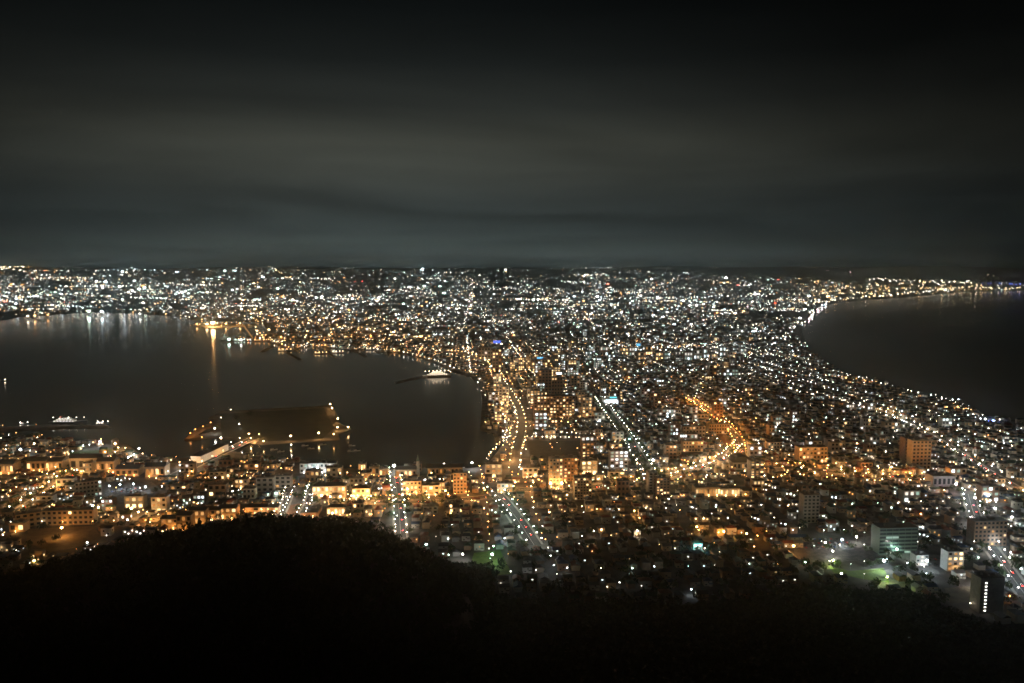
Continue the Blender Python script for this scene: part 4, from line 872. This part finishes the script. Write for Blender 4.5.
seen = {}
for q in range(len(lx)):
    pal = random.choice(['sodium', 'orange', 'orange', 'gold']) if wn[q] else random.choice(['white', 'white', 'cool', 'mint', 'warm'])
    s = (60 if wn[q] else 44) * math.exp(random.gauss(-.1, 1.0)) * (1.3 if lm[q] > 1.5 else .8) * (.7 if pl[q] > 650 and ql[q] < 440 else 1); r = .42 * random.choice((.6, .8, 1, 1.2, 1.5)) * (1 + (rl[q] - 800) / 4500)
    seen[near[q]] = seen.get(near[q], 0) + 1
    LQ.append((lx[q], ly[q], 2.5, pal, round(r, 1), round(s / 20) * 20 + 10, 7, f"back-street lamp, {ordinal(seen[near[q]] - 1)} from the hill near {LM[near[q]][2]}", random.uniform(0, 6), 'back-street lamps below the hill'))
LQ.sort(key=lambda e: math.hypot(e[0], e[1]))
for e in LQ[:298]: street_lamp(e[0], e[1], e[2], e[3], e[4], e[5], f"{CNAME[e[3]]} {e[7]}" if 'back' in e[7] else e[7].replace('lamp', CNAME[e[3]] + ' lamp', 1), e[6], e[8], e[9])
EXTRA += [tuple(e[:7]) + (.45 if 'back' in e[7] else (3.4 if e[3] in ('sodium', 'orange', 'gold') else 2.0),) for e in LQ[298:]]
E = EXTRA
mb = MB(); mb.tube((0, 0, 0), (0, 0, 1), .02, .015, 4); post_mb = mb
def lampset(E, name, mat, thick):
    pos = np.array([(e[0], e[1], e[2]) for e in E]); rr_ = np.array([e[4] for e in E]); hh_ = np.array([e[6] for e in E]); col = np.array([PAL[e[3]] for e in E]) * np.array([e[5] * .75 * VIS.get(e[3], .8) * math.exp(1.1e-4 * .7 * math.hypot(e[0], e[1])) for e in E])[:, None]
    mb = MB(); mb.ball((0, 0, 0), 1, .8, nu=6, nv=4)
    p2 = pos.copy(); p2[:, 2] += np.maximum(hh_, rr_ + 1)
    me = scatter(name, mb, [mat], p2, np.zeros(len(E)), np.stack([rr_] * 3, 1), col)
    ob = tag(link(name, me), kind='stuff')
    for e in E:
        d = math.hypot(e[0], e[1])
        if d < 5600: bulb(ob, (e[0], e[1], e[2] + max(e[6], e[4] + 1) - e[4] * .8 - .6), e[3], e[4], e[5], gain=e[7] if len(e) > 7 else (.4 if e[4] * e[4] * e[5] < 30 else .7))
lampset([e for e in E], 'more_street_lamps', M_lampglow, 1)
print('extra', len(E), 'named', LAMP_N[0])
pos = np.array([(e[0], e[1], e[2]) for e in E if math.hypot(e[0], e[1]) < 2600]); hs = np.array([e[6] for e in E if math.hypot(e[0], e[1]) < 2600])
me = scatter('lamp_posts', post_mb, [M_metal], pos, np.zeros(len(pos)), np.stack([np.full(len(pos), 6), np.full(len(pos), 6), hs], 1)); tag(link('more_lamp_posts', me), kind='stuff')

# ------------------------------------------------------------------ the far city: lit windows, shop fronts and lamps past counting
def far_lights():
    NP = 62000
    px = R.uniform(-30, 1060, NP); py = 262 + (352 - 262) * R.random(NP) ** 1.0
    # street-like rows
    m = 900; cxp = R.uniform(-30, 1060, m); cyp = R.uniform(268, 350, m); sx, sy, rb = [], [], []
    for a, b_ in zip(cxp, cyp):
        k = R.integers(5, 26); st = R.uniform(1.8, 3.6); rb += [math.exp(R.normal(0, .7))] * k; sl = R.choice([R.normal(0, .04), R.normal(-.5, .2), R.normal(.5, .2)], p=[.6, .2, .2])
        u = (np.arange(k) - k / 2) * st; sx.append(a + u + R.normal(0, .3, k)); sy.append(b_ + u * sl * .5 + R.normal(0, .15, k))
    rpx = np.concatenate(sx); rpy = np.concatenate(sy)
    keep = R.random(NP) < .50 * bil(DM, px, py) * (.12 + .88 * sstep(.38, .62, vnoise(px, py * 2.8, 20, 4)))
    px, py = px[keep], py[keep]; keep = R.random(len(rpx)) < bil(DM, rpx, rpy) * .75 ; rpx, rpy, rb = rpx[keep], rpy[keep], np.array(rb)[keep]
    px = np.concatenate([px, rpx]); py = np.concatenate([py, rpy]); isrow = np.concatenate([np.zeros(len(px) - len(rpx)), rb])
    x, y, r = far_at(px, py); ok = np.isfinite(r); x, y, r, px, py, isrow = x[ok], y[ok], r[ok], px[ok], py[ok], isrow[ok]
    ok = coast(x, y) > 12; x, y, r, px, py, isrow = x[ok], y[ok], r[ok], px[ok], py[ok], isrow[ok]
    z = H(x, y, False); n = len(x); sc = r / F
    big = R.random(n)
    s = np.where(isrow > 0, isrow, .75) * np.exp(R.normal(-.35, 1.1, n)) * np.where(big > .965, 5, 1) * 1.35; size = np.where(big > .965, R.uniform(.5, .85, n), np.where(isrow > 0, R.uniform(.16, .3, n), R.uniform(.11, .27, n))) * sc
    w = R.random(n) < bil(WM, px, py)
    col = np.where(w[:, None], WARM[R.integers(0, 5, n)], COOL[R.integers(0, 6, n)]) * (s * (1 - .4 * sstep(6500, 11500, r)) * (.22 / np.clip(size / sc, .25, 9)) * 4 * np.exp(1.1e-4 * r * .7))[:, None]
    rare = R.random(n) < .012; col[rare] *= np.array([1, .15, .1])
    mb = MB(); mb.box(0, 0, 0, 2, 1, .9)
    me = scatter('far_city_lights', mb, [M_farglow], np.stack([x, y, z + 4], 1), R.normal(THG, .3, n), np.stack([size * R.uniform(.8, 1.5, n), size, size], 1), col)
    tag(link('far_city_lights', me), kind='stuff'); print('far', n)
    # dim boxes of the far buildings
    k = R.random(n) < .35; bx, by, bz, br_ = x[k] + R.normal(0, 12, k.sum()), y[k] + 14 + R.normal(0, 8, k.sum()), z[k], r[k]
    mb2, rv2 = house_mb(); nn = len(bx)
    me = scatter('far_buildings', mb2, [M_tint, M_winglow], np.stack([bx, by, bz - 1], 1), R.normal(THG, .2, nn), np.stack([R.uniform(10, 26, nn), R.uniform(9, 16, nn), R.uniform(5, 14, nn)], 1), np.zeros((nn, 3)), WC[R.integers(0, 5, nn)], RC[R.integers(0, 5, nn)], rv2)
    tag(link('far_buildings', me), kind='stuff')
far_lights()

# ------------------------------------------------------------------ trees
def crown_mb(kind, n, leaf):
    rg = random.Random(n + len(kind)); mb = MB()
    lobes = [(rg.uniform(-.5, .5), rg.uniform(-.5, .5), rg.uniform(.45, .85), rg.uniform(.3, .5)) for _ in range(6)]
    for _ in range(n):
        if kind == 'spruce':
            h = rg.random() ** .8; rr = (1 - h) * .42 * (.75 + .25 * math.sin(h * 40)); a = rg.random() * 6.283; p = (rr * math.cos(a), rr * math.sin(a), .12 + h * .9)
        else:
            l = rg.choice(lobes); a, b_ = rg.random() * 6.283, math.acos(rg.uniform(-1, 1)); q = l[3] * rg.uniform(.7, 1.08); p = (l[0] + q * math.sin(b_) * math.cos(a), l[1] + q * math.sin(b_) * math.sin(a), l[2] + q * .8 * math.cos(b_))
        d = Vector((rg.gauss(0, 1), rg.gauss(0, 1), rg.gauss(0, .6))).normalized(); u = d.orthogonal().normalized(); w = d.cross(u); s = leaf * rg.uniform(.6, 1.3)
        p = Vector(p); mb.add([p - u * s, p + w * s * .6, p + u * s, p - w * s * .6], [(0, 1, 2, 3)])
    return mb
def trunk_mb():
    mb = MB(); mb.tube((0, 0, -.1), (.01, 0, .7), .035, .018, 6)
    for k in range(3): a = k * 2.1; mb.tube((.005, 0, .35 + .08 * k), (.25 * math.cos(a), .25 * math.sin(a), .62 + .06 * k), .016, .006, 4)
    return mb
CR = {'broad': [crown_mb('broad', 300 + k, .085) for k in range(3)], 'spruce': [crown_mb('spruce', 260 + k, .075) for k in range(2)]}
CM = {k: [m.mesh('crown', M_leaf) for m in v] for k, v in CR.items()}; TM = trunk_mb().mesh('trunk', M_bark)
tn = 0
skyp = np.interp(np.linspace(-10, 1040, 300), np.arange(-100, 1200), np.arange(-100, 1200)) + R.normal(0, 1.2, 300)
for q, px in enumerate(skyp):
    v = ray(px, 500); a = math.atan2(v[0], v[1]); T_ = np.interp(a, sil_az, sil_t); left = px < 488
    r = 480 + R.normal(0, 6) if left else 316 / T_ - 12 + R.normal(0, 5)
    x, y = r * math.sin(a), r * math.cos(a); z = float(H(np.array([x]), np.array([y]))[0]); kd = 'spruce' if (232 < px < 246 or R.random() < .22) else 'broad'
    h = R.uniform(7.5, 11.5) if left else R.uniform(6, 12); h *= 1.25 if kd == 'spruce' else 1
    kk = 'spruce' if kd == 'spruce' else 'broad-crowned tree'
    where = 'on the crest of the black spur in the lower left' if left else ('on the hill foot below the old town' if px < 780 else 'on the hill foot below the lower right lots')
    t = thing('spruce_tree' if kd == 'spruce' else 'broadleaf_tree', f"{'pointed dark' if kd == 'spruce' else 'dark'} {kk}, {ordinal(q)} along the treeline from the left, {'on the black spur' if left else 'at the hill foot'}", 'tree', (x, y, z), R.uniform(0, 6), 'trees along the edge of the dark hill')
    t.scale = (h * .9, h * .9, h)
    link('trunk', TM, t); link('crown', random.choice(CM[kd]), t)
# the rest of the wood
rw = np.sqrt(R.uniform(230 ** 2, 800 ** 2, 12500)); aw = R.uniform(-.68, .68, 12500); x = rw * np.sin(aw); y = rw * np.cos(aw); m_, toe = mount(x, y); pxw, pyw = project(x, y, m_)
ok = (m_ > 4) & (rw < toe - 16) & (pyw < 760); x, y, z = x[ok], y[ok], m_[ok]; n = len(x)
mb = crown_mb('broad', 64, .2)
me = scatter('wood', mb, [M_leaf], np.stack([x, y, z - 1], 1), R.uniform(0, 6, n), np.stack([R.uniform(6, 9, n)] * 2 + [R.uniform(7, 11, n)], 1)); tag(link('hill_wood', me), kind='stuff')
# trees between the houses
NT = 3600; px = R.uniform(-20, 1050, NT); py = R.uniform(400, 605, NT); xs, ys = [], []
P_ = np.array([flat(a, b_) for a, b_ in zip(px, py)]); okk = (coast(P_[:, 0], P_[:, 1]) > 8) & (mount(P_[:, 0], P_[:, 1])[0] < 3) & free(P_[:, 0], P_[:, 1], -1) & (R.random(NT) < np.clip(.15 + (py - 510) / 160, .1, .6))
d2 = np.array([np.min((hx - a) ** 2 + (hy - b_) ** 2) for a, b_ in P_]); okk &= d2 > 49; P_ = P_[okk]; n = len(P_); print('town trees', n)
ex = []
for nm, end, pl_, w, *_ in STREETS:
    if 'viaduct' in nm or 'causeway' in nm: continue
    Q = line_pts(pl_, 13); T = np.gradient(Q[:, :2], axis=0); T /= np.hypot(*T.T)[:, None]
    for k in range(len(Q)):
        for o in ((w / 2 + 5, -w / 2 - 5) + ((0,) if w > 20 else ())):
            if random.random() < (.8 if w > 20 else .4): ex.append((Q[k, 0] - T[k, 1] * o + random.uniform(-1, 1), Q[k, 1] + T[k, 0] * o + random.uniform(-2, 2)))
P_ = np.concatenate([P_, np.array(ex)]); n = len(P_)
mb = crown_mb('broad', 90, .17)
me = scatter('town_trees', mb, [M_leaf], np.stack([P_[:, 0], P_[:, 1], np.full(n, 2.0)], 1), R.uniform(0, 6, n), np.stack([R.uniform(5, 8, n)] * 2 + [R.uniform(6, 10, n)], 1)); tag(link('more_trees', me), kind='stuff')

# ------------------------------------------------------------------ ships
M_hull = principled('dark_hull', (.03, .04, .06), .4); M_white = principled('white_ship_paint', (.7, .7, .68), .45); M_redhull = principled('rust_hull', (.2, .06, .04), .5)
def ship(label, px, py, L_, head, hull=None, decks=2, lit='white', s=6, lamps=3, mast=True, cat='ship', name='ship', group=None, aft=-.25, frac=.4):
    p = flat(px, py, 0); t = thing(name, label, cat, (p[0], p[1], -.3), head, group); B_ = L_ * .16; hh = max(L_ * .06, 1.2)
    st = [(-.5, .8), (-.3, 1), (.15, 1), (.35, .7), (.5, .04)]; mb = MB(); vs = []
    for u, k in st: vs += [(u * L_, -B_ / 2 * k, hh + (1.2 * hh * .3 if u > .3 else 0)), (u * L_, B_ / 2 * k, hh + (1.2 * hh * .3 if u > .3 else 0)), (u * L_ * .94, B_ / 2 * k * .7, 0), (u * L_ * .94, -B_ / 2 * k * .7, 0)]
    fs = [(4 * i + a, 4 * i + (a + 1) % 4, 4 * i + 4 + (a + 1) % 4, 4 * i + 4 + a) for i in range(4) for a in range(4)] + [(0, 3, 2, 1), (16, 17, 18, 19)]
    mb.add(vs, fs); link('hull', mb.mesh('hull', hull or M_hull), t)
    for d in range(decks):
        w = L_ * frac * (1 - .22 * d); h = max(L_ * .032, 1.8); z = hh + .002 + d * (h + .01); mb = MB(); mb.box(aft * L_, 0, z, w, B_ * (.82 - .12 * d), h); link('deckhouse', mb.mesh('deckhouse', M_white), t)
        nwin = max(3, int(w / 6))
        for k in range(min(nwin, 10)):
            for sd in (1, -1): link('window', winmesh(w / nwin * .5, h * .35, glow(lit, s * .5, False)), t, (aft * L_ - w / 2 + (k + .5) * w / nwin, sd * (B_ * (.82 - .12 * d) / 2 + .05), z + h * .6))
    ztop = hh + decks * max(L_ * .032, 1.8)
    if mast: mb = MB(); mb.tube((aft * L_, 0, ztop), (aft * L_, 0, ztop + L_ * .12), max(.2, L_ * .004)); mb.tube((aft * L_, -B_ * .3, ztop + L_ * .08), (aft * L_, B_ * .3, ztop + L_ * .08), .15); link('mast', mb.mesh('mast', M_dark), t)
    mb = MB(); mb.box((aft - .1) * L_, 0, ztop + .01, L_ * .05, B_ * .3, L_ * .05); link('funnel', mb.mesh('funnel', M_redhull), t)
    for k in range(lamps):
        u = -.4 + .8 * k / max(1, lamps - 1); mb = MB(); mb.tube((u * L_, 0, hh), (u * L_, 0, ztop + 1), .12); mb2 = MB(); mb2.ball((u * L_, 0, ztop + 1.2), max(.5, .33 * math.hypot(*p) / F)); o = link('deck_lamp', mb2.mesh('deck_lamp', glow(lit, s * 1.5)), t); bulb(t, (u * L_, -B_ * .3 - 1, ztop + 2), lit, 1.0, s * 9); link('lamp_post', mb.mesh('lamp_post', M_dark), o)
    return t
ship('long white-lit ship lying at the dark dock on the left', 69, 423.5, 82, .05, M_hull, 3, 'white', 6, 5, frac=.55, aft=-.1)
ship('short bright white ship right of the long ship at the left dock', 103, 424, 26, .1, M_hull, 2, 'white', 10, 3, frac=.6)
ship('small white-lit boat left of the long ship at the dock', 24, 424, 18, .2, M_hull, 1, 'white', 8, 2, cat='boat', name='boat')
ship('small boat with one lamp at the left edge of the bay', 1, 381, 30, .1, M_hull, 1, 'warm', 9, 2, cat='boat', name='boat')
ship('preserved white ferry blazing with lights at the quay below the viaduct', 437, 376.5, 92, .25, M_white, 4, 'warm', 10, 7, frac=.7, aft=0)
for q, (px, py, L_, hd, pal, lb) in enumerate([(285, 351, 60, .1, 'gold', 'work ship with a lit deck, leftmost of the ships off the inner docks'), (321, 354, 55, .0, 'gold', 'golden-lit ship, lowest of the ships off the inner docks'), (338, 353, 50, .1, 'warm', 'white and red lit ship right of the golden-lit ship'), (372, 350, 55, .05, 'warm', 'bright ship at the end of the inner docks'),
                                         (262, 341.5, 80, .05, 'orange', 'long moored ship right of the arched crane'), (240, 341, 50, .0, 'mint', 'low barge under the arched crane')]):
    ship(lb, px, py, L_, hd, random.choice([M_hull, M_redhull]), 2, pal, 7, 4, group='ships at the inner docks')
for q, (px, py, hd) in enumerate([(351, 451.5, .2), (357, 451, .3), (352, 446, .2), (305, 446, .4), (311, 449, .5), (323, 445, .5), (274, 450, .5), (281, 452, .6)]):
    ship(f"small pale fishing boat, {ORD[q]} from the jetty tip in the small boat harbour", px, py, 13, hd, M_white, 1, 'warm', .1, 0, cat='boat', name='fishing_boat', group='fishing boats in the small boat harbour')
for q, (px, py) in enumerate([(447, 471.5), (451, 471), (456, 470.5), (461, 470.8), (440, 471.8)]):
    ship(f"white boat lit at the quay, {ORD[q]} right of the steeple", px, py - 2.5, 14, .1 + q * .1, M_white, 1, 'white', 4, 1, cat='boat', name='fishing_boat', group='boats at the quay right of the steeple')

# golden floodlit shipyard pier with its strong lamp and arched crane
def big_lamp(label, px, py, pal, r, s, h):
    p = at(px, py); t = thing('floodlight_mast', label, 'floodlight', p)
    mb = MB(); mb.tube((0, 0, 0), (0, 0, h), .8, .4); link('mast', mb.mesh('mast', M_metal), t)
    mb = MB(); mb.box(0, 0, h + .01, r * 2, r, r * 1.2); link('lamp_bank', mb.mesh('lamp_bank', glow(pal, s)), t); bulb(t, (0, -r * .5 - 1.5, h - 2), pal, r, s, 1.)
mb = MB(); pp = [tuple(flat(*q, 0)) for q in [(190, 325.2), (204, 323.2), (212, 323.6), (256, 324), (256, 326.4), (214, 327.8), (204, 327.6)]]; mb.poly(pp, -4, 2.5); t = thing('shipyard_pier', 'long low pier glowing golden below the far shore of the bay', 'pier', (0, 0, 0)); link('deck', mb.mesh('deck', M_conc), t)
def mast2(label, px, py, pal, r, s, h):
    p = flat(px, py, 2.5); t = thing('floodlight_mast', label, 'floodlight', (p[0], p[1], 2.5))
    mb = MB(); mb.tube((0, 0, 0), (0, 0, h), .8, .4); link('mast', mb.mesh('mast', M_metal), t)
    mb = MB(); mb.box(0, 0, h + .01, r * 2, r, r * 1.2); link('lamp_bank', mb.mesh('lamp_bank', glow(pal, s)), t); bulb(t, (0, -r * .5 - 1.5, h - 2), pal, r, s, 1.)
mast2('strongest golden floodlight on the glowing pier, the one with the long reflection', 213, 327, 'gold', 9, 130, 20)
mast2('lower golden floodlight on the glowing pier left of the strongest', 207, 326.5, 'gold', 6, 16, 12)
mast2('orange floodlight at the middle of the glowing pier', 226, 326, 'orange', 4, 16, 12)
mast2('orange floodlight at the left end of the glowing pier', 197, 326, 'orange', 4, 12, 10)
mast2('orange floodlight near the land end of the glowing pier', 240, 325.5, 'orange', 4, 16, 12)
mast2('white floodlight on the left far shore with a pale reflection', 89, 314.8, 'mint', 8, 26, 24)
mast2('second white floodlight on the left far shore with a pale reflection', 102, 315.2, 'cool', 8, 20, 24)
mast2('faint white floodlight on the left far shore', 140, 316.5, 'white', 5, 16, 18)
mast2('orange floodlight on the far left shore', 35, 318.5, 'orange', 5, 16, 18)
mast2('white floodlight at the far left shore', 28, 319, 'warm', 5, 16, 18)
mast2('faint floodlight right of the orange one on the far left shore', 48, 317.5, 'orange', 4, 14, 18)
mast2('orange floodlight on the dock left of the inner ships', 269, 333, 'gold', 4, 16, 16)
p = flat(238, 340.5, 0); sc = math.hypot(*p) / F
t = thing('arched_crane', 'crane with a curved boom, glowing as if floodlit, bridging over the dock barge', 'crane', (p[0], p[1], 1))
arc = [(-13, 0), (-12.5, 6), (-10, 10), (-6, 12.5), (0, 13.5), (6, 13.5), (10, 8), (14, 2)]
for k in range(len(arc) - 1): mb = MB(); mb.tube((arc[k][0] * sc, 0, arc[k][1] * sc), (arc[k + 1][0] * sc, 0, arc[k + 1][1] * sc), 2.2, 2.2, 5); link('boom_section', mb.mesh('boom_section', glow('orange' if k else 'mint', .55, False)), t)  # floodlighting put into the boom steel as its own glow
mb = MB(); mb.box(-11 * sc, 0, 0, 8 * sc, 20, 3 * sc); link('machine_house', mb.mesh('machine_house', M_white), t)
mb = MB(); mb.box(0, 0, -2, 34 * sc, 26, 4); link('pontoon', mb.mesh('pontoon', M_dark), t)
mast2('mint floodlight at the foot of the arched crane', 229, 341.5, 'mint', 5, 20, 8); mast2('white floodlight on the barge below the arched crane', 241, 342, 'white', 3.5, 20, 8)

for q, (a, b_, w) in enumerate([((284, 351), (300, 360), 14), ((318, 348), (338, 358.5), 14), ((352, 350), (366, 357), 12), ((272, 347), (262, 352), 16), ((404, 352), (418, 358), 9), ((30, 317), (44, 322), 16)]):
    A, B2 = flat(*a, 0), flat(*b_, 0); m_ = (A + B2) / 2; d = B2 - A; mb = MB(); mb.box(0, 0, -3, math.hypot(*d), w, 5); t = thing('jetty', f"dark low jetty in the inner docks, {ORD[q]} counted along the quay" if q < 5 else 'dark low jetty on the far left shore', 'jetty', (m_[0], m_[1], 0), math.atan2(d[1], d[0])); link('deck', mb.mesh('deck', M_dark), t)
    for k in (-1, 0, 1): mb = MB(); mb.box(k * math.hypot(*d) * .3, 0, 2.01, 5, 3, 4); link('shed', mb.mesh('shed', M_dark), t)
# gantry cranes, breakwaters
for q, (px, py) in enumerate([(233, 320), (270, 330)]):
    p = at(px, py); sc = math.hypot(p[0], p[1]) / F; t = thing('gantry_crane', ['slim dockside crane at the landward end of the glowing pier', 'dockside crane right of the arched crane'][q], 'crane', p)
    for k in (-1, 1): mb = MB(); mb.tube((k * 12, 0, 0), (k * 8, 0, 9 * sc), 1.6, 1.2, 4); link('leg', mb.mesh('leg', M_redhull), t)
    mb = MB(); mb.box(0, 0, 9 * sc, 9 * sc, 5, 3); link('beam', mb.mesh('beam', M_redhull), t)

# ------------------------------------------------------------------ cars
CARC = [('white', (.7, .7, .7)), ('silver', (.4, .41, .43)), ('black', (.02, .02, .02)), ('red', (.35, .03, .02)), ('blue', (.04, .08, .25))]
CARM = [principled(c + '_car_paint', v, .35, .2, spec=.5) for c, v in CARC]
def car(label, x, y, z, rz, c, on):
    t = thing('car', label, 'car', (x, y, z), rz, 'cars on the lit streets and lots')
    k = ('car', c); me = _mc.get(k)
    if me is None:
        mb = MB(); prof = [(-2.2, .3), (2.2, .3), (2.2, .8), (1.3, .95), (.6, 1.45), (-1.4, 1.45), (-2.1, .95)]
        vs = [(a, -.85, b_) for a, b_ in prof] + [(a, .85, b_) for a, b_ in prof]; m_ = len(prof)
        mb.add(vs, [(i, (i + 1) % m_, m_ + (i + 1) % m_, m_ + i) for i in range(m_)] + [tuple(range(m_ - 1, -1, -1)), tuple(range(m_, 2 * m_))]); me = _mc[k] = mb.mesh('body', CARM[c])
    link('body', me, t)
    for nm, xx, yy, pal, s in (('headlight', 2.23, .6, 'white', 90), ('headlight', 2.23, -.6, 'white', 90), ('taillight', -2.23, .6, 'red', 30), ('taillight', -2.23, -.6, 'red', 30)):
        k = (nm, on); me = _mc.get(k)
        if me is None: mb = MB(); mb.box(0, 0, -.14, .08, .46 if on else .3, .3); me = _mc[k] = mb.mesh(nm, glow(pal, s, False) if on else M_glass)
        link(nm, me, t, (xx, yy, .7))
    for a in (-1.35, 1.35):
        for b_ in (-.8, .8):
            me = _mc.get('wheel')
            if me is None: mb = MB(); mb.tube((0, -.1, 0), (0, .1, 0), .32, .32, 8); me = _mc['wheel'] = mb.mesh('wheel', M_dark)
            link('wheel', me, t, (a, b_, .32))
for nm, end, pl_, w, *_ in STREETS:
    if nm in ('harbour viaduct',): continue
    Q = line_pts(pl_, 30); T = np.gradient(Q[:, :2], axis=0); T /= np.hypot(*T.T)[:, None]
    for k in range(1, len(Q) - 1):
        if k > 10: break
        d = random.choice((1, -1)); c = random.randrange(5); Q[k, :2] += T[k] * random.uniform(-9, 9); x = Q[k, 0] - T[k, 1] * d * -w * .22; y = Q[k, 1] + T[k, 0] * d * -w * .22
        car(f"{CARC[c][0]} moving car, {ORD[k - 1]} from the {end}, {nm}", x, y, 2.5 + .14, math.atan2(T[k, 1] * d, T[k, 0] * d), c, True)
p = flat(931, 598); z = float(H(np.array([p[0]]), np.array([p[1]]))[0])
lots = [('car lot left of the banded office', 806, 548, 9, 3), ('white-lit left yards', 112, 492, 7, 2), ('lot before the small clinic', 912, 565, 6, 2)]
for nm, px, py, a_, b_ in lots:
    p = flat(px, py)
    for i in range(a_):
        for j in range(b_):
            c = random.randrange(5)
            car(f"parked {CARC[c][0]} car, {ORD[i]} from left, {['near', 'second', 'far'][j]} row, {nm}", p[0] + i * 7 * ca, p[1] + j * 13 + i * 7 * sa, 2.6, math.pi / 2, c, False)
for o in bpy.data.objects:
    if 'label' in o and not 4 <= len(o['label'].replace(',', '').split()) <= 16: print('LONG', o['label'])
print('objects', len(bpy.data.objects))
